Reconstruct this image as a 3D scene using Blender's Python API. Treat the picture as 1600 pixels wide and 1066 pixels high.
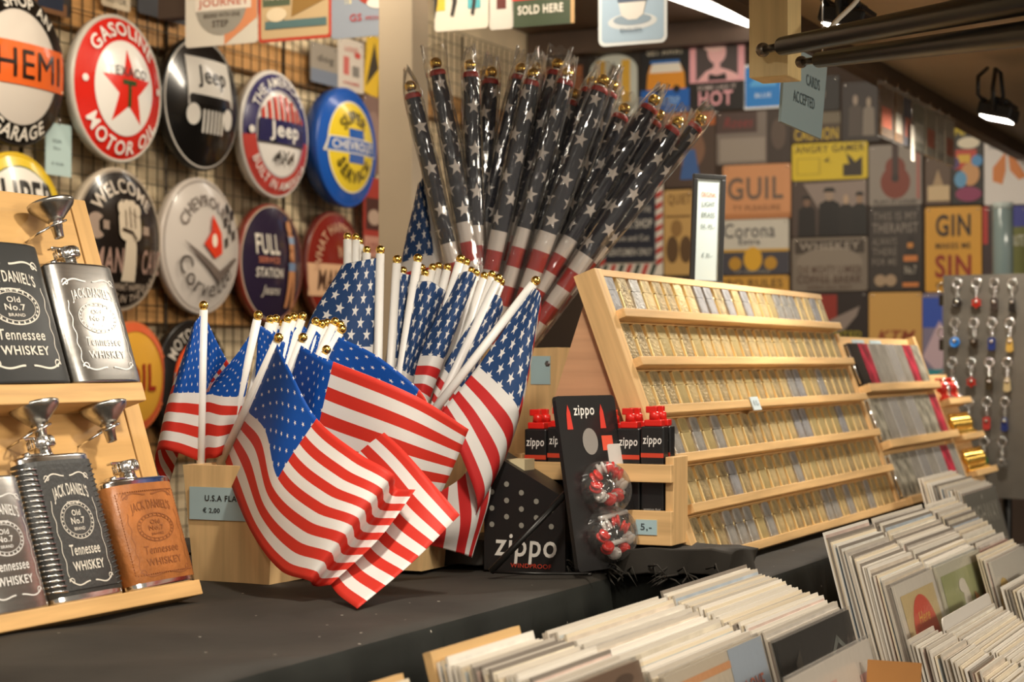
import bpy, bmesh, math, random
from mathutils import Vector, Matrix
random.seed(7)
sc = bpy.context.scene
for o in list(bpy.data.objects): bpy.data.objects.remove(o)
COL = sc.collection
# ------------------------------------------------------------------ camera
EYE = 1.2; FPX = 3000.0; PITCH = math.atan(32/FPX)
cam_d = bpy.data.cameras.new('camera'); cam = bpy.data.objects.new('camera', cam_d); COL.objects.link(cam)
cam.location = (0, 0, EYE); cam.rotation_euler = (math.pi/2+PITCH, 0, 0)
cam_d.sensor_width = 36; cam_d.lens = 36*FPX/1600; cam_d.clip_start = .05; cam_d.clip_end = 60
cam_d.dof.use_dof = True; cam_d.dof.focus_distance = 2.42; cam_d.dof.aperture_fstop = 7.2
sc.camera = cam
# ------------------------------------------------------------------ stall frame: s runs along the counter, w away from the aisle
TH = math.radians(24.9); SN, CS = math.sin(TH), math.cos(TH)
D = Vector((SN, CS, 0)); N = Vector((CS, -SN, 0)); UP = Vector((0, 0, 1))
def FW(s, w, z=0): return D*s - N*w + UP*z
def ray(u, v):
    x, y = (u-800)/FPX, (533-v)/FPX
    return Vector((x, math.cos(PITCH)-y*math.sin(PITCH), math.sin(PITCH)+y*math.cos(PITCH)))
def at(u, v, Y):
    r = ray(u, v); return Vector((0, 0, EYE)) + r*(Y/r.y)
class Fr:
    def __init__(f, o, X, Y, Z):
        f.o, f.X, f.Y, f.Z = Vector(o), X, Y, Z
        f.M = Matrix(((X.x, Y.x, Z.x, o.x), (X.y, Y.y, Z.y, o.y), (X.z, Y.z, Z.z, o.z), (0, 0, 0, 1)))
    def hit(f, u, v, z=0):
        r = ray(u, v); c = Vector((0, 0, EYE)); t = ((f.o+f.Z*z)-c).dot(f.Z)/r.dot(f.Z)
        p = c+r*t-f.o; return p.dot(f.X), p.dot(f.Y)
    def sub(f, x, y, z=0): return f.M @ Matrix.Translation((x, y, z))
def leaned(s, w, z, deg):
    a = math.radians(deg)
    return Fr(FW(s, w, z), D, UP*math.cos(a)-N*math.sin(a), N*math.cos(a)+UP*math.sin(a))
def hexc(h):
    c = [int(h[i:i+2], 16)/255 for i in (1, 3, 5)]
    return tuple((x/12.92 if x <= .04045 else ((x+.055)/1.055)**2.4) for x in c)
# ------------------------------------------------------------------ world, lamps of the market hall, added low aisle light, exposure
sc.view_settings.view_transform = 'Standard'; sc.view_settings.look = 'None'
sc.view_settings.gamma = 1; sc.view_settings.use_curve_mapping = False; sc.view_settings.exposure = 0.0
wd = bpy.data.worlds.new('hall'); sc.world = wd; wd.use_nodes = True
wd.node_tree.nodes['Background'].inputs[0].default_value = (1.0, .87, .70, 1)
wd.node_tree.nodes['Background'].inputs[1].default_value = .26
def area(name, loc, target, sx, sy, power, col):
    l = bpy.data.lights.new(name, 'AREA'); l.shape = 'RECTANGLE'; l.size = sx; l.size_y = sy; l.energy = power; l.color = col
    o = bpy.data.objects.new(name, l); COL.objects.link(o); o.location = loc
    o.rotation_euler = (Vector(target)-Vector(loc)).to_track_quat('-Z', 'Y').to_euler(); return o
WARM = (1.0, .89, .74)
area('unseen_aisle_light', (1.2, -.6, 3.0), (0, 2.7, 1.0), 2.6, .16, 46, WARM)
area('unseen_aisle_light', FW(2.2, -2.7, 2.02), FW(2.9, .8, 1.1), 1.8, .4, 58, WARM)  # unseen light added low to brighten hanging sign, records and flap underside
area('stall_ceiling_light', FW(4.6, 1.7, 2.32), FW(5.4, 2.4, 1.2), 1.2, .12, 18, (1, .88, .70))
area('stall_ceiling_light', FW(3.1, 1.9, 2.32), FW(3.9, 2.85, 1.4), 1.2, .12, 19, (1, .88, .70))
# ------------------------------------------------------------------ materials
MATS = {}
def mat(key, col=(.5, .5, .5), rough=.6, metal=0., var=0., vs=20., bump=0., bs=80., stretch=(1, 1, 1), trans=0., coat=0., spec=.5, alpha=1., emit=0., ecol=None):
    if key in MATS: return MATS[key]
    m = bpy.data.materials.new(key); m.use_nodes = True; nt = m.node_tree; b = nt.nodes['Principled BSDF']
    if isinstance(col, str): col = hexc(col)
    b.inputs['Base Color'].default_value = (*col, 1); b.inputs['Roughness'].default_value = rough
    b.inputs['Metallic'].default_value = metal; b.inputs['Specular IOR Level'].default_value = spec
    b.inputs['Coat Weight'].default_value = coat; b.inputs['Coat Roughness'].default_value = .08
    b.inputs['Transmission Weight'].default_value = trans; b.inputs['Alpha'].default_value = alpha
    if emit: b.inputs['Emission Strength'].default_value = emit; b.inputs['Emission Color'].default_value = (*(ecol or col), 1)
    if var or bump:
        tc = nt.nodes.new('ShaderNodeTexCoord'); mp = nt.nodes.new('ShaderNodeMapping'); mp.inputs['Scale'].default_value = stretch
        nt.links.new(tc.outputs['Object'], mp.inputs[0])
    if var:
        n = nt.nodes.new('ShaderNodeTexNoise'); n.inputs['Scale'].default_value = vs; n.inputs['Detail'].default_value = 4
        nt.links.new(mp.outputs[0], n.inputs['Vector'])
        r = nt.nodes.new('ShaderNodeValToRGB'); r.color_ramp.elements[0].position = .3; r.color_ramp.elements[1].position = .7
        r.color_ramp.elements[0].color = (*[c*(1-var) for c in col], 1); r.color_ramp.elements[1].color = (*[min(1, c*(1+var)) for c in col], 1)
        nt.links.new(n.outputs['Fac'], r.inputs[0]); nt.links.new(r.outputs[0], b.inputs['Base Color'])
    if bump:
        n2 = nt.nodes.new('ShaderNodeTexNoise'); n2.inputs['Scale'].default_value = bs; n2.inputs['Detail'].default_value = 3
        nt.links.new(mp.outputs[0], n2.inputs['Vector'])
        bp = nt.nodes.new('ShaderNodeBump'); bp.inputs['Strength'].default_value = bump; bp.inputs['Distance'].default_value = .003
        nt.links.new(n2.outputs['Fac'], bp.inputs['Height']); nt.links.new(bp.outputs[0], b.inputs['Normal'])
    MATS[key] = m; return m
def C(h, rough=.45, coat=0.): return mat('paint '+h+str(rough)+str(coat), h, rough, coat=coat)   # plain printed ink
def wood(key, col, axis='x', var=.22, rough=.5):
    st = {'x': (3, 45, 45), 'y': (45, 3, 45), 'z': (45, 45, 3)}[axis]
    return mat('pine '+key+axis, col, rough, var=var, vs=1.4, bump=.12, bs=2., stretch=st, spec=.35)
PX, PY, PZ = wood('a', '#d9b27c', 'x'), wood('a', '#d9b27c', 'y'), wood('a', '#d9b27c', 'z')
KX, KY = wood('b', '#cba26a', 'x'), wood('b', '#cba26a', 'y')
BOXZ = wood('c', '#dcb883', 'z', .16); BOXY = wood('c', '#dcb883', 'y', .16)
CHROME = mat('chrome', (.80, .79, .77), .16, 1.); STEEL = mat('brushed steel', (.50, .485, .455), .27, 1., var=.12, vs=3, stretch=(4, 60, 60))
GOLD = mat('gold plastic', (.90, .60, .14), .2, 1.); DKMETAL = mat('black metal', (.012, .011, .010), .35, .4, var=.3, vs=9)
BLKPL = mat('black plastic', (.015, .015, .015), .32); WHITEPL = mat('white plastic stick', (.82, .80, .76), .42)
def cloth_black(key='black table cloth', col=(.030, .026, .021)):
    m = mat(key, col, .74, var=.4, vs=5, bump=.8, bs=9, spec=.3)
    nt = m.node_tree; b = nt.nodes['Principled BSDF']; src = b.inputs['Base Color'].links[0].from_socket     # lint specks on the cloth
    tc = [n for n in nt.nodes if n.type == 'TEX_COORD'][0]; vo = nt.nodes.new('ShaderNodeTexVoronoi'); vo.inputs['Scale'].default_value = 26
    nt.links.new(tc.outputs['Object'], vo.inputs['Vector']); M = mathn(nt); f = M('LESS_THAN', vo.outputs['Distance'], .045)
    nt.links.new(mixc(nt, f, src, (.35, .32, .27)), b.inputs['Base Color']); return m
def plastic_film(key='clear film', bstr=.8, base=.13):
    m = bpy.data.materials.new(key); m.use_nodes = True; nt = m.node_tree; nt.nodes.clear()
    out = nt.nodes.new('ShaderNodeOutputMaterial'); t = nt.nodes.new('ShaderNodeBsdfTransparent'); t.inputs[0].default_value = (.96, .95, .93, 1)
    g = nt.nodes.new('ShaderNodeBsdfGlossy'); g.inputs['Roughness'].default_value = .10; mx = nt.nodes.new('ShaderNodeMixShader')
    df = nt.nodes.new('ShaderNodeBsdfDiffuse'); df.inputs[0].default_value = (.85, .84, .82, 1); gm = nt.nodes.new('ShaderNodeMixShader'); gm.inputs[0].default_value = .22
    n = nt.nodes.new('ShaderNodeTexNoise'); n.inputs['Scale'].default_value = 45; n.inputs['Detail'].default_value = 2
    tc = nt.nodes.new('ShaderNodeTexCoord'); mp = nt.nodes.new('ShaderNodeMapping'); mp.inputs['Scale'].default_value = (1.6, 1.6, .35)
    bp = nt.nodes.new('ShaderNodeBump'); bp.inputs['Strength'].default_value = bstr; bp.inputs['Distance'].default_value = .006
    lw = nt.nodes.new('ShaderNodeLayerWeight'); lw.inputs['Blend'].default_value = .25
    mm = nt.nodes.new('ShaderNodeMath'); mm.operation = 'MULTIPLY_ADD'; mm.inputs[1].default_value = .55; mm.inputs[2].default_value = base; mm.use_clamp = True
    for a, b in ((tc.outputs['Object'], mp.inputs[0]), (mp.outputs[0], n.inputs['Vector']), (n.outputs['Fac'], bp.inputs['Height']), (bp.outputs[0], g.inputs['Normal']),
                 (bp.outputs[0], lw.inputs['Normal']), (lw.outputs['Fresnel'], mm.inputs[0]), (mm.outputs[0], mx.inputs[0]), (t.outputs[0], mx.inputs[1]), (g.outputs[0], gm.inputs[1]), (df.outputs[0], gm.inputs[2]), (gm.outputs[0], mx.inputs[2]), (mx.outputs[0], out.inputs[0])):
        nt.links.new(a, b)
    return m
FILM = plastic_film(); FILM2 = plastic_film('flat film', .12, .04)
# flag print: stripes and canton from the uv of the cloth, stars from a small distance test
def star_nodes(nt, x, y, R):
    def M(op, a, b=None, c=None):
        n = nt.nodes.new('ShaderNodeMath'); n.operation = op
        for i, q in enumerate((a, b, c)):
            if q is None: continue
            if isinstance(q, (int, float)): n.inputs[i].default_value = q
            else: nt.links.new(q, n.inputs[i])
        return n.outputs[0]
    th = M('ARCTAN2', x, y); r = M('SQRT', M('ADD', M('MULTIPLY', x, x), M('MULTIPLY', y, y)))
    seg = 2*math.pi/5
    a = M('ABSOLUTE', M('SUBTRACT', M('FRACT', M('ADD', M('DIVIDE', th, seg), 10.5)), .5)); a = M('MULTIPLY', a, seg)
    px, py = M('MULTIPLY', r, M('COSINE', a)), M('MULTIPLY', r, M('SINE', a))
    ri = R*.40; bx, by = ri*math.cos(math.pi/5), ri*math.sin(math.pi/5)
    # inside when left of line tip(R,0)->(bx,by)
    f = M('SUBTRACT', M('MULTIPLY', M('SUBTRACT', px, R), by), M('MULTIPLY', py, bx-R))
    return M('LESS_THAN', f, 0.)
def mathn(nt):
    def M(op, a, b=None):
        n = nt.nodes.new('ShaderNodeMath'); n.operation = op
        for i, q in enumerate((a, b)):
            if q is None: continue
            if isinstance(q, (int, float)): n.inputs[i].default_value = q
            else: nt.links.new(q, n.inputs[i])
        return n.outputs[0]
    return M
def mixc(nt, f, a, b):
    n = nt.nodes.new('ShaderNodeMix'); n.data_type = 'RGBA'; nt.links.new(f, n.inputs[0])
    for q, i in ((a, 6), (b, 7)):
        if isinstance(q, tuple): n.inputs[i].default_value = (*q, 1)
        else: nt.links.new(q, n.inputs[i])
    return n.outputs[2]
CLOTH = cloth_black(); SKIRT = cloth_black('shade-darkened skirt cloth', (.013, .0145, .012))  # SKIRT is the same cloth with the skirt's shade put into a darker colour
def flag_mat(key, red, white, blue, R, rolled=False, translucent=.25, ncol=5., nrow=4.5):
    m = bpy.data.materials.new(key); m.use_nodes = True; nt = m.node_tree; b = nt.nodes['Principled BSDF']; M = mathn(nt)
    tc = nt.nodes.new('ShaderNodeTexCoord'); sp = nt.nodes.new('ShaderNodeSeparateXYZ'); nt.links.new(tc.outputs['UV'], sp.inputs[0])
    u, v = sp.outputs[0], sp.outputs[1]
    if not rolled:
        stripe = M('LESS_THAN', M('FRACT', M('MULTIPLY', M('ADD', M('MULTIPLY', v, 13.), 26.), .5)), .5)   # bottom stripe red
        canton = M('MULTIPLY', M('LESS_THAN', u, .4), M('GREATER_THAN', v, 6/13))
        gx = M('MULTIPLY', u, ncol/.4); gy = M('MULTIPLY', M('SUBTRACT', v, 6/13), nrow/(7/13))
        cw, ch = .4*1.5/ncol, 7/13/nrow
    else:       # uv in metres: u round the roll, v down from the finial
        stripe = M('GREATER_THAN', M('FRACT', M('DIVIDE', M('SUBTRACT', v, .238), .062)), .5)
        canton = M('LESS_THAN', v, .238)
        cw, ch = .0425, .066; gx = M('DIVIDE', u, cw); gy = M('DIVIDE', M('SUBTRACT', .252, v), ch)
    def lat(off):
        x = M('MULTIPLY', M('SUBTRACT', M('FRACT', M('ADD', gx, 20+off)), .5), cw)
        y = M('MULTIPLY', M('SUBTRACT', M('FRACT', M('ADD', gy, 20+off)), .5), ch)
        return star_nodes(nt, x, y, R)
    st = M('MAXIMUM', lat(0.), lat(.5))
    base = mixc(nt, stripe, white, red); can = mixc(nt, st, blue, white); colr = mixc(nt, canton, base, can)
    nt.links.new(colr, b.inputs['Base Color']); b.inputs['Roughness'].default_value = .55 if not rolled else .6
    b.inputs['Specular IOR Level'].default_value = .3
    n2 = nt.nodes.new('ShaderNodeTexNoise'); n2.inputs['Scale'].default_value = 9; nt.links.new(tc.outputs['Object'], n2.inputs['Vector'])
    bp = nt.nodes.new('ShaderNodeBump'); bp.inputs['Strength'].default_value = .25; bp.inputs['Distance'].default_value = .01
    nt.links.new(n2.outputs['Fac'], bp.inputs['Height']); nt.links.new(bp.outputs[0], b.inputs['Normal'])
    if translucent:
        tr = nt.nodes.new('ShaderNodeBsdfTranslucent'); nt.links.new(colr, tr.inputs[0]); mx = nt.nodes.new('ShaderNodeMixShader'); mx.inputs[0].default_value = translucent
        nt.links.new(b.outputs[0], mx.inputs[1]); nt.links.new(tr.outputs[0], mx.inputs[2]); nt.links.new(mx.outputs[0], nt.nodes['Material Output'].inputs[0])
    return m
FLAG_S = flag_mat('small flag print', (.68, .04, .024), (.84, .81, .78), (.006, .085, .42), .017)
FLAG_M = flag_mat('medium flag print', (.62, .03, .03), (.83, .81, .78), (.022, .065, .19), .040, ncol=4., nrow=3.6)
FLAG_L = flag_mat('rolled flag print', (.45, .015, .012), (.78, .72, .68), (.008, .010, .026), .0135, True, 0)
# ------------------------------------------------------------------ mesh helpers
class MB:
    def __init__(s): s.v, s.f, s.m, s.ms, s.sm, s.uv = [], [], [], [], [], None
    def mi(s, m):
        if m not in s.ms: s.ms.append(m)
        return s.ms.index(m)
    def add(s, vs, fs, m, smooth=False, M=None):
        k = len(s.v); i = s.mi(m)
        for p in vs:
            p = Vector(p); s.v.append(M @ p if M else p)
        for f in fs: s.f.append([a+k for a in f]); s.m.append(i); s.sm.append(smooth)
        return s
    def box(s, x0, x1, y0, y1, z0, z1, m, M=None, bev=0.):
        if bev <= 0:
            vs = [(x, y, z) for z in (z0, z1) for y in (y0, y1) for x in (x0, x1)]
            return s.add(vs, [(0, 2, 3, 1), (4, 5, 7, 6), (0, 1, 5, 4), (2, 6, 7, 3), (0, 4, 6, 2), (1, 3, 7, 5)], m, False, M)
        bm = bmesh.new(); bmesh.ops.create_cube(bm, size=1)
        for v in bm.verts: v.co = ((x0+x1)/2+v.co.x*(x1-x0), (y0+y1)/2+v.co.y*(y1-y0), (z0+z1)/2+v.co.z*(z1-z0))
        bmesh.ops.bevel(bm, geom=bm.edges[:]+bm.verts[:], offset=bev, segments=2, profile=.5, affect='EDGES')
        bm.verts.index_update(); s.add([v.co.copy() for v in bm.verts], [[v.index for v in f.verts] for f in bm.faces], m, False, M); bm.free(); return s
    def prism(s, pts, z0, z1, m, M=None):
        n = len(pts); vs = [(x, y, z0) for x, y in pts]+[(x, y, z1) for x, y in pts]
        fs = [list(range(n))[::-1], list(range(n, 2*n))]+[(i, (i+1) % n, n+(i+1) % n, n+i) for i in range(n)]
        return s.add(vs, fs, m, False, M)
    def lathe(s, prof, m, n=20, M=None, smooth=True, cap=True):       # profile (r, z) about local z
        vs = []; fs = []
        for r, z in prof:
            for k in range(n): a = 2*math.pi*k/n; vs.append((r*math.cos(a), r*math.sin(a), z))
        for i in range(len(prof)-1):
            for k in range(n): fs.append((i*n+k, i*n+(k+1) % n, (i+1)*n+(k+1) % n, (i+1)*n+k))
        if cap:
            if prof[0][0] > 1e-6: fs.append(list(range(n))[::-1])
            if prof[-1][0] > 1e-6: fs.append([(len(prof)-1)*n+k for k in range(n)])
        return s.add(vs, fs, m, smooth, M)
    def tube(s, pts, r, m, n=8, closed=False, M=None):
        pts = [Vector(p) for p in pts]; rs = r if isinstance(r, (list, tuple)) else [r]*len(pts); vs = []; fs = []; L = len(pts)
        prev = None
        for i, p in enumerate(pts):
            if closed: t = pts[(i+1) % L]-pts[i-1]
            else: t = pts[min(i+1, L-1)]-pts[max(i-1, 0)]
            t.normalize()
            if prev is None: a = t.orthogonal().normalized()
            else: a = (prev-t*prev.dot(t)).normalized()
            prev = a; b = t.cross(a)
            for k in range(n): q = 2*math.pi*k/n; vs.append(p+(a*math.cos(q)+b*math.sin(q))*rs[i])
        for i in range(L if closed else L-1):
            j = (i+1) % L
            for k in range(n): fs.append((i*n+k, i*n+(k+1) % n, j*n+(k+1) % n, j*n+k))
        if not closed: fs.append(list(range(n))[::-1]); fs.append([(L-1)*n+k for k in range(n)])
        return s.add(vs, fs, m, True, M)
    def grid(s, P, m, smooth=True, M=None):
        R, Cn = len(P), len(P[0]); vs = [p for row in P for p in row]
        return s.add(vs, [(i*Cn+j, i*Cn+j+1, (i+1)*Cn+j+1, (i+1)*Cn+j) for i in range(R-1) for j in range(Cn-1)], m, smooth, M)
    def ball(s, c, r, m, n=12, M=None, sc=(1, 1, 1)):
        pr = [(r*math.sin(math.pi*i/8), -r*math.cos(math.pi*i/8)) for i in range(9)]; pr[0] = (0., -r); pr[-1] = (0., r)
        T = Matrix.Translation(c) @ Matrix.Diagonal((*sc, 1)); return s.lathe(pr, m, n, (M @ T) if M else T)
    def mesh(s, name):
        me = bpy.data.meshes.new(name); me.from_pydata([tuple(p) for p in s.v], [], s.f); 
        for m in s.ms: me.materials.append(m)
        me.polygons.foreach_set('material_index', s.m); me.polygons.foreach_set('use_smooth', s.sm); me.update(); return me
    def build(s, name, parent=None, M=None):
        return link(name, s.mesh(name), parent, M)
def link(name, data, parent=None, M=None):
    o = bpy.data.objects.new(name, data); COL.objects.link(o)
    if parent: o.parent = parent
    if M is not None: o.matrix_basis = M
    return o
def tag(o, label, cat, group=None, kind=None):
    o['label'] = label; o['category'] = cat
    if group: o['group'] = group
    if kind: o['kind'] = kind
    return o
def thing(name, label, cat, M=None, group=None):
    o = bpy.data.objects.new(name, None); o.empty_display_size = .02; COL.objects.link(o)
    if M is not None: o.matrix_basis = M
    return tag(o, label, cat, group)
def dup(root, M, label, group=None):
    r = root.copy(); COL.objects.link(r); r.matrix_basis = M; r['label'] = label
    if group: r['group'] = group
    for ch in KIDS[root.name]:
        c = ch.copy(); COL.objects.link(c); c.parent = r
        for g in KIDS.get(ch.name, []): d = g.copy(); COL.objects.link(d); d.parent = c
    return r
KIDS = {}
def remember(o):
    KIDS[o.name] = list(o.children)
    for c in o.children: remember(c)
ORD = ['', 'first', 'second', 'third', 'fourth', 'fifth', 'sixth', 'seventh', 'eighth', 'ninth', 'tenth', 'eleventh', 'twelfth', 'thirteenth', 'fourteenth', 'fifteenth', 'sixteenth', 'seventeenth', 'eighteenth', 'nineteenth', 'twentieth', 'twenty-first', 'twenty-second', 'twenty-third', 'twenty-fourth', 'twenty-fifth', 'twenty-sixth', 'twenty-seventh', 'twenty-eighth', 'twenty-ninth', 'thirtieth']
# lettering -------------------------------------------------------------
TX = {}
def text2d(s, bold=0., shear=0.):
    k = (s, bold, shear)
    if k not in TX:
        cu = bpy.data.curves.new('t', 'FONT'); cu.body = s; cu.offset = bold*.4; cu.space_character = 1.06+bold; cu.shear = shear; cu.resolution_u = 3; cu.fill_mode = 'FRONT'
        o = bpy.data.objects.new('t', cu); COL.objects.link(o); dg = bpy.context.evaluated_depsgraph_get()
        me = bpy.data.meshes.new_from_object(o.evaluated_get(dg))
        vs = [(v.co.x, v.co.y) for v in me.vertices]; fs = [list(p.vertices) for p in me.polygons]
        bpy.data.objects.remove(o); bpy.data.curves.remove(cu); bpy.data.meshes.remove(me)
        TX[k] = (vs, fs)
    return TX[k]
def fit(s, cx, cy, w, h, bold=.02, shear=0., rot=0.):
    vs, fs = text2d(s, bold, shear)
    if not vs: return [], []
    x0, x1 = min(p[0] for p in vs), max(p[0] for p in vs); y0, y1 = min(p[1] for p in vs), max(p[1] for p in vs)
    kx = w/(x1-x0); ky = (h/(y1-y0)) if h else kx; ca, sa = math.cos(math.radians(rot)), math.sin(math.radians(rot)); out = []
    for x, y in vs:
        a, b = (x-(x0+x1)/2)*kx, (y-(y0+y1)/2)*ky; out.append((cx+a*ca-b*sa, cy+a*sa+b*ca))
    return out, fs
def arc_text(s, rad, ang, size, bottom=False, bold=.03, squeeze=1.):
    vs, fs = text2d(s, bold)
    x0, x1 = min(p[0] for p in vs), max(p[0] for p in vs); k = size/.70; out = []
    for x, y in vs:
        d = (x-(x0+x1)/2)*k*squeeze/rad
        a = math.radians(ang)+(d if bottom else -d); r = rad-(y-.35)*k if bottom else rad+(y-.35)*k
        out.append((r*math.cos(a), r*math.sin(a)))
    return out, fs
def star_pts(cx, cy, R, n=5, ri=.42, rot=90):
    return [(cx+(R if i % 2 == 0 else R*ri)*math.cos(math.radians(rot+i*180/n)), cy+(R if i % 2 == 0 else R*ri)*math.sin(math.radians(rot+i*180/n))) for i in range(2*n)]
def ell(cx, cy, rx, ry, n=24, a0=0, a1=360):
    k = n if a1-a0 == 360 else n+1
    return [(cx+rx*math.cos(math.radians(a0+(a1-a0)*i/n)), cy+ry*math.sin(math.radians(a0+(a1-a0)*i/n))) for i in range(k)]
def rrect(x0, y0, x1, y1, r, n=4):
    p = []
    for cx, cy, a in ((x1-r, y1-r, 0), (x0+r, y1-r, 90), (x0+r, y0+r, 180), (x1-r, y0+r, 270)):
        p += [(cx+r*math.cos(math.radians(a+90*i/n)), cy+r*math.sin(math.radians(a+90*i/n))) for i in range(n+1)]
    return p
def ribbon(pts, w):
    P = [Vector((a, b, 0)) for a, b in pts]; L, R = [], []
    for i, p in enumerate(P):
        t = (P[min(i+1, len(P)-1)]-P[max(i-1, 0)]).normalized(); n = Vector((-t.y, t.x, 0))*w/2; L.append((p+n).xy[:]); R.append((p-n).xy[:])
    return [(L[i], L[i+1], R[i+1], R[i]) for i in range(len(P)-1)]
# ================================================================== large structure
tag(MB().box(-1.5, 9, -4, 4.0, -.06, 0, mat('hall floor', '#4a4038', .7, var=.2, vs=3), Fr(Vector((0, 0, 0)), D, -N, UP).M).build('floor'), 'grey brown hall floor under the stall', 'floor', kind='structure')
SF = Fr(Vector((0, 0, 0)), D, -N, UP)      # x = s, y = w, z = up
WLw, WBs = 2.86, 6.36
tag(MB().box(.8, WBs+.1, WLw, WLw+.08, 0, 2.6, mat('pale wall', '#ddc8a4', .8, var=.18, vs=4), SF.M).build('wall_left'), 'pale beige wall behind the wire grid and round signs', 'wall', kind='structure')
tag(MB().box(WBs, WBs+.08, -2.4, WLw, 0, 2.6, mat('dark wall', '#3a2c22', .8, var=.25, vs=4), SF.M).build('wall_back'), 'dark brown back wall covered in tin signs', 'wall', kind='structure')
CEIL = mat('brown ceiling', '#7d6651', .6, var=.15, vs=2)
tag(MB().box(1.2, WBs, 1.14, WLw, 2.38, 2.44, CEIL, SF.M).build('ceiling'), 'brown panelled stall ceiling over the signs', 'ceiling', kind='structure')
tag(MB().box(1.2, WBs, 1.115, 1.14, 1.86, 2.44, mat('fascia', '#6b5a49', .6, var=.15, vs=3), SF.M).build('trim_1'), 'brown fascia board along the stall roof edge', 'fascia', kind='structure')
tag(MB().box(WBs-.09, WBs, 1.2, WLw-.01, 2.295, 2.375, mat('dark beam', '#4a382b', .6, var=.2, vs=6), SF.M).build('trim_2'), 'dark brown beam where back wall meets ceiling', 'beam', kind='structure')
flap = thing('awning_flap', 'raised brown awning flap over the counter with ribs', 'awning', SF.M)
FLAP = mat('flap underside', '#c9b18c', .55, var=.14, vs=2)
MB().box(1.6, 6.2, -.55, 1.11, 1.88, 1.90, FLAP).build('panel', flap)
for w0 in (.56, .02): MB().box(1.6, 6.2, w0, w0+.05, 1.855, 1.88, mat('flap rib', '#6e5a46', .55, var=.15, vs=5)).build('rib', flap)
MB().box(1.6, 6.2, 1.07, 1.11, 1.84, 1.88, mat('flap edge', '#5e4b3a', .55, var=.15, vs=5)).build('edge_strip', flap)
MB().box(1.6, 6.2, -.57, -.53, 1.85, 1.92, mat('flap front edge', '#b9b2a4', .5)).build('front_strip', flap)
# wire grid on the left wall
WL = Fr(FW(0, WLw, 0), D, UP, N)
g = thing('wire_grid', 'dark wire grid panel carrying the round metal signs', 'wire grid', WL.M)
W = mat('dark wire', (.06, .045, .03), .4, .5); mb = MB()
x = 2.9
while x < 6.3: mb.box(x-.0012, x+.0012, .35, 2.28, .036, .039, W); x += .043
y = .35
while y < 2.29: mb.box(2.9, 6.3, y-.0012, y+.0012, .039, .042, W); y += .043
q = mb.build('wires', g); q['kind'] = 'stuff'
for i in range(7): MB().tube([(2.9+i*.56, .35, .032), (2.9+i*.56, 2.28, .032)], .005, W).build('frame_bar', g)
for j, (v, nm) in enumerate(((72, 'upper'), (482, 'middle'), (690, 'lower'))):
    yy = WL.hit(320, v)[1]
    tag(MB().box(2.6, 6.2, yy-.045, yy+.045, .002, .026, wood('batten', '#b98a55', 'x')).build('wall_batten', M=WL.M), nm+' horizontal wooden batten on the wall behind the wire grid', 'batten')
# ------------------------------------------------------------------ counters with black cloth
TZ = EYE-.286
def counter(name, label, s0, s1, w0, w1, top):
    t = thing(name, label, 'table', SF.M)
    MB().box(s0+.012, s1-.01, w0+.012, w1, top-.032, top-.004, KX).build('tabletop', t)
    for a in (s0+.08, s1-.08):
        for b in (w0+.08, w1-.08): MB().box(a-.025, a+.025, b-.025, b+.025, 0, top-.03, KX).build('leg', t)
counter('counter_table', 'wooden table under the black cloth carrying flags and flasks', -.2, 2.36, .966, 1.78, TZ)
counter('counter_table', 'wooden table under the black cloth carrying the lighter racks', 2.40, 3.32, .78, 1.78, TZ)
counter('counter_table', 'wooden table under the black cloth beyond the record bins', 3.36, 4.56, .885, 1.78, TZ)
def fold(t, k, sd): return .006*math.sin(t*k+sd)+.005*math.sin(t*k*2.3+sd*2)+.003*math.sin(t*k*5.1+sd)
def drape(name, label, s0, s1, w0, w1, top, drop, left, cat='tablecloth', wr=.003, fa=1.):
    mb = MB(); n = max(12, int((s1-s0)/.022)); k = 22
    prof = [(w1+(w0-w1)*j/k, 0.) for j in range(k+1)]+[(w0-.004, -.004), (w0-.007, -.012)]+[(w0-.009, -drop*(j+1)/9) for j in range(9)]
    P = []
    for i in range(n+1):
        s = s0+(s1-s0)*i/n; row = []
        for w, dz in prof:
            a = min(1, max(0, -dz/.12)); off = a*(.008+fa*fold(s, 31, 1.3)*1.6)*(1+.9*fa*min(1, -dz/drop))
            zz = top+dz+(wr*(math.sin(s*9+w*5)*math.sin(w*11-s*4)+.6*math.sin(s*23+w*17)) if dz == 0 else 0)
            row.append((s, w-off, zz))
        P.append(row)
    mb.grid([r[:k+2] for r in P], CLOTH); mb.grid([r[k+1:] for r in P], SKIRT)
    if left:
        Q = []
        for j in range(25):
            w = w1+(w0-.008-w1)*j/24; Q.append([(s0-.006*min(1, i/1.5)-(fold(w, 40, .4)*1.2+.006)*min(1, i/3), w, top-.002-drop*i/8) for i in range(9)])
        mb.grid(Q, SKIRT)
    return tag(mb.build(name, M=SF.M), label, cat)
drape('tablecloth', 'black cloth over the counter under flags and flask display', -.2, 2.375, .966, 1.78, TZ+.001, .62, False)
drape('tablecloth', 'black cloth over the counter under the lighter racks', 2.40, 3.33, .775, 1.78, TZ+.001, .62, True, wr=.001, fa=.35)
drape('tablecloth', 'black cloth over the far counter behind the record bins', 3.352, 4.57, .878, 1.78, TZ+.001, .62, True, wr=.001, fa=.35)
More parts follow.
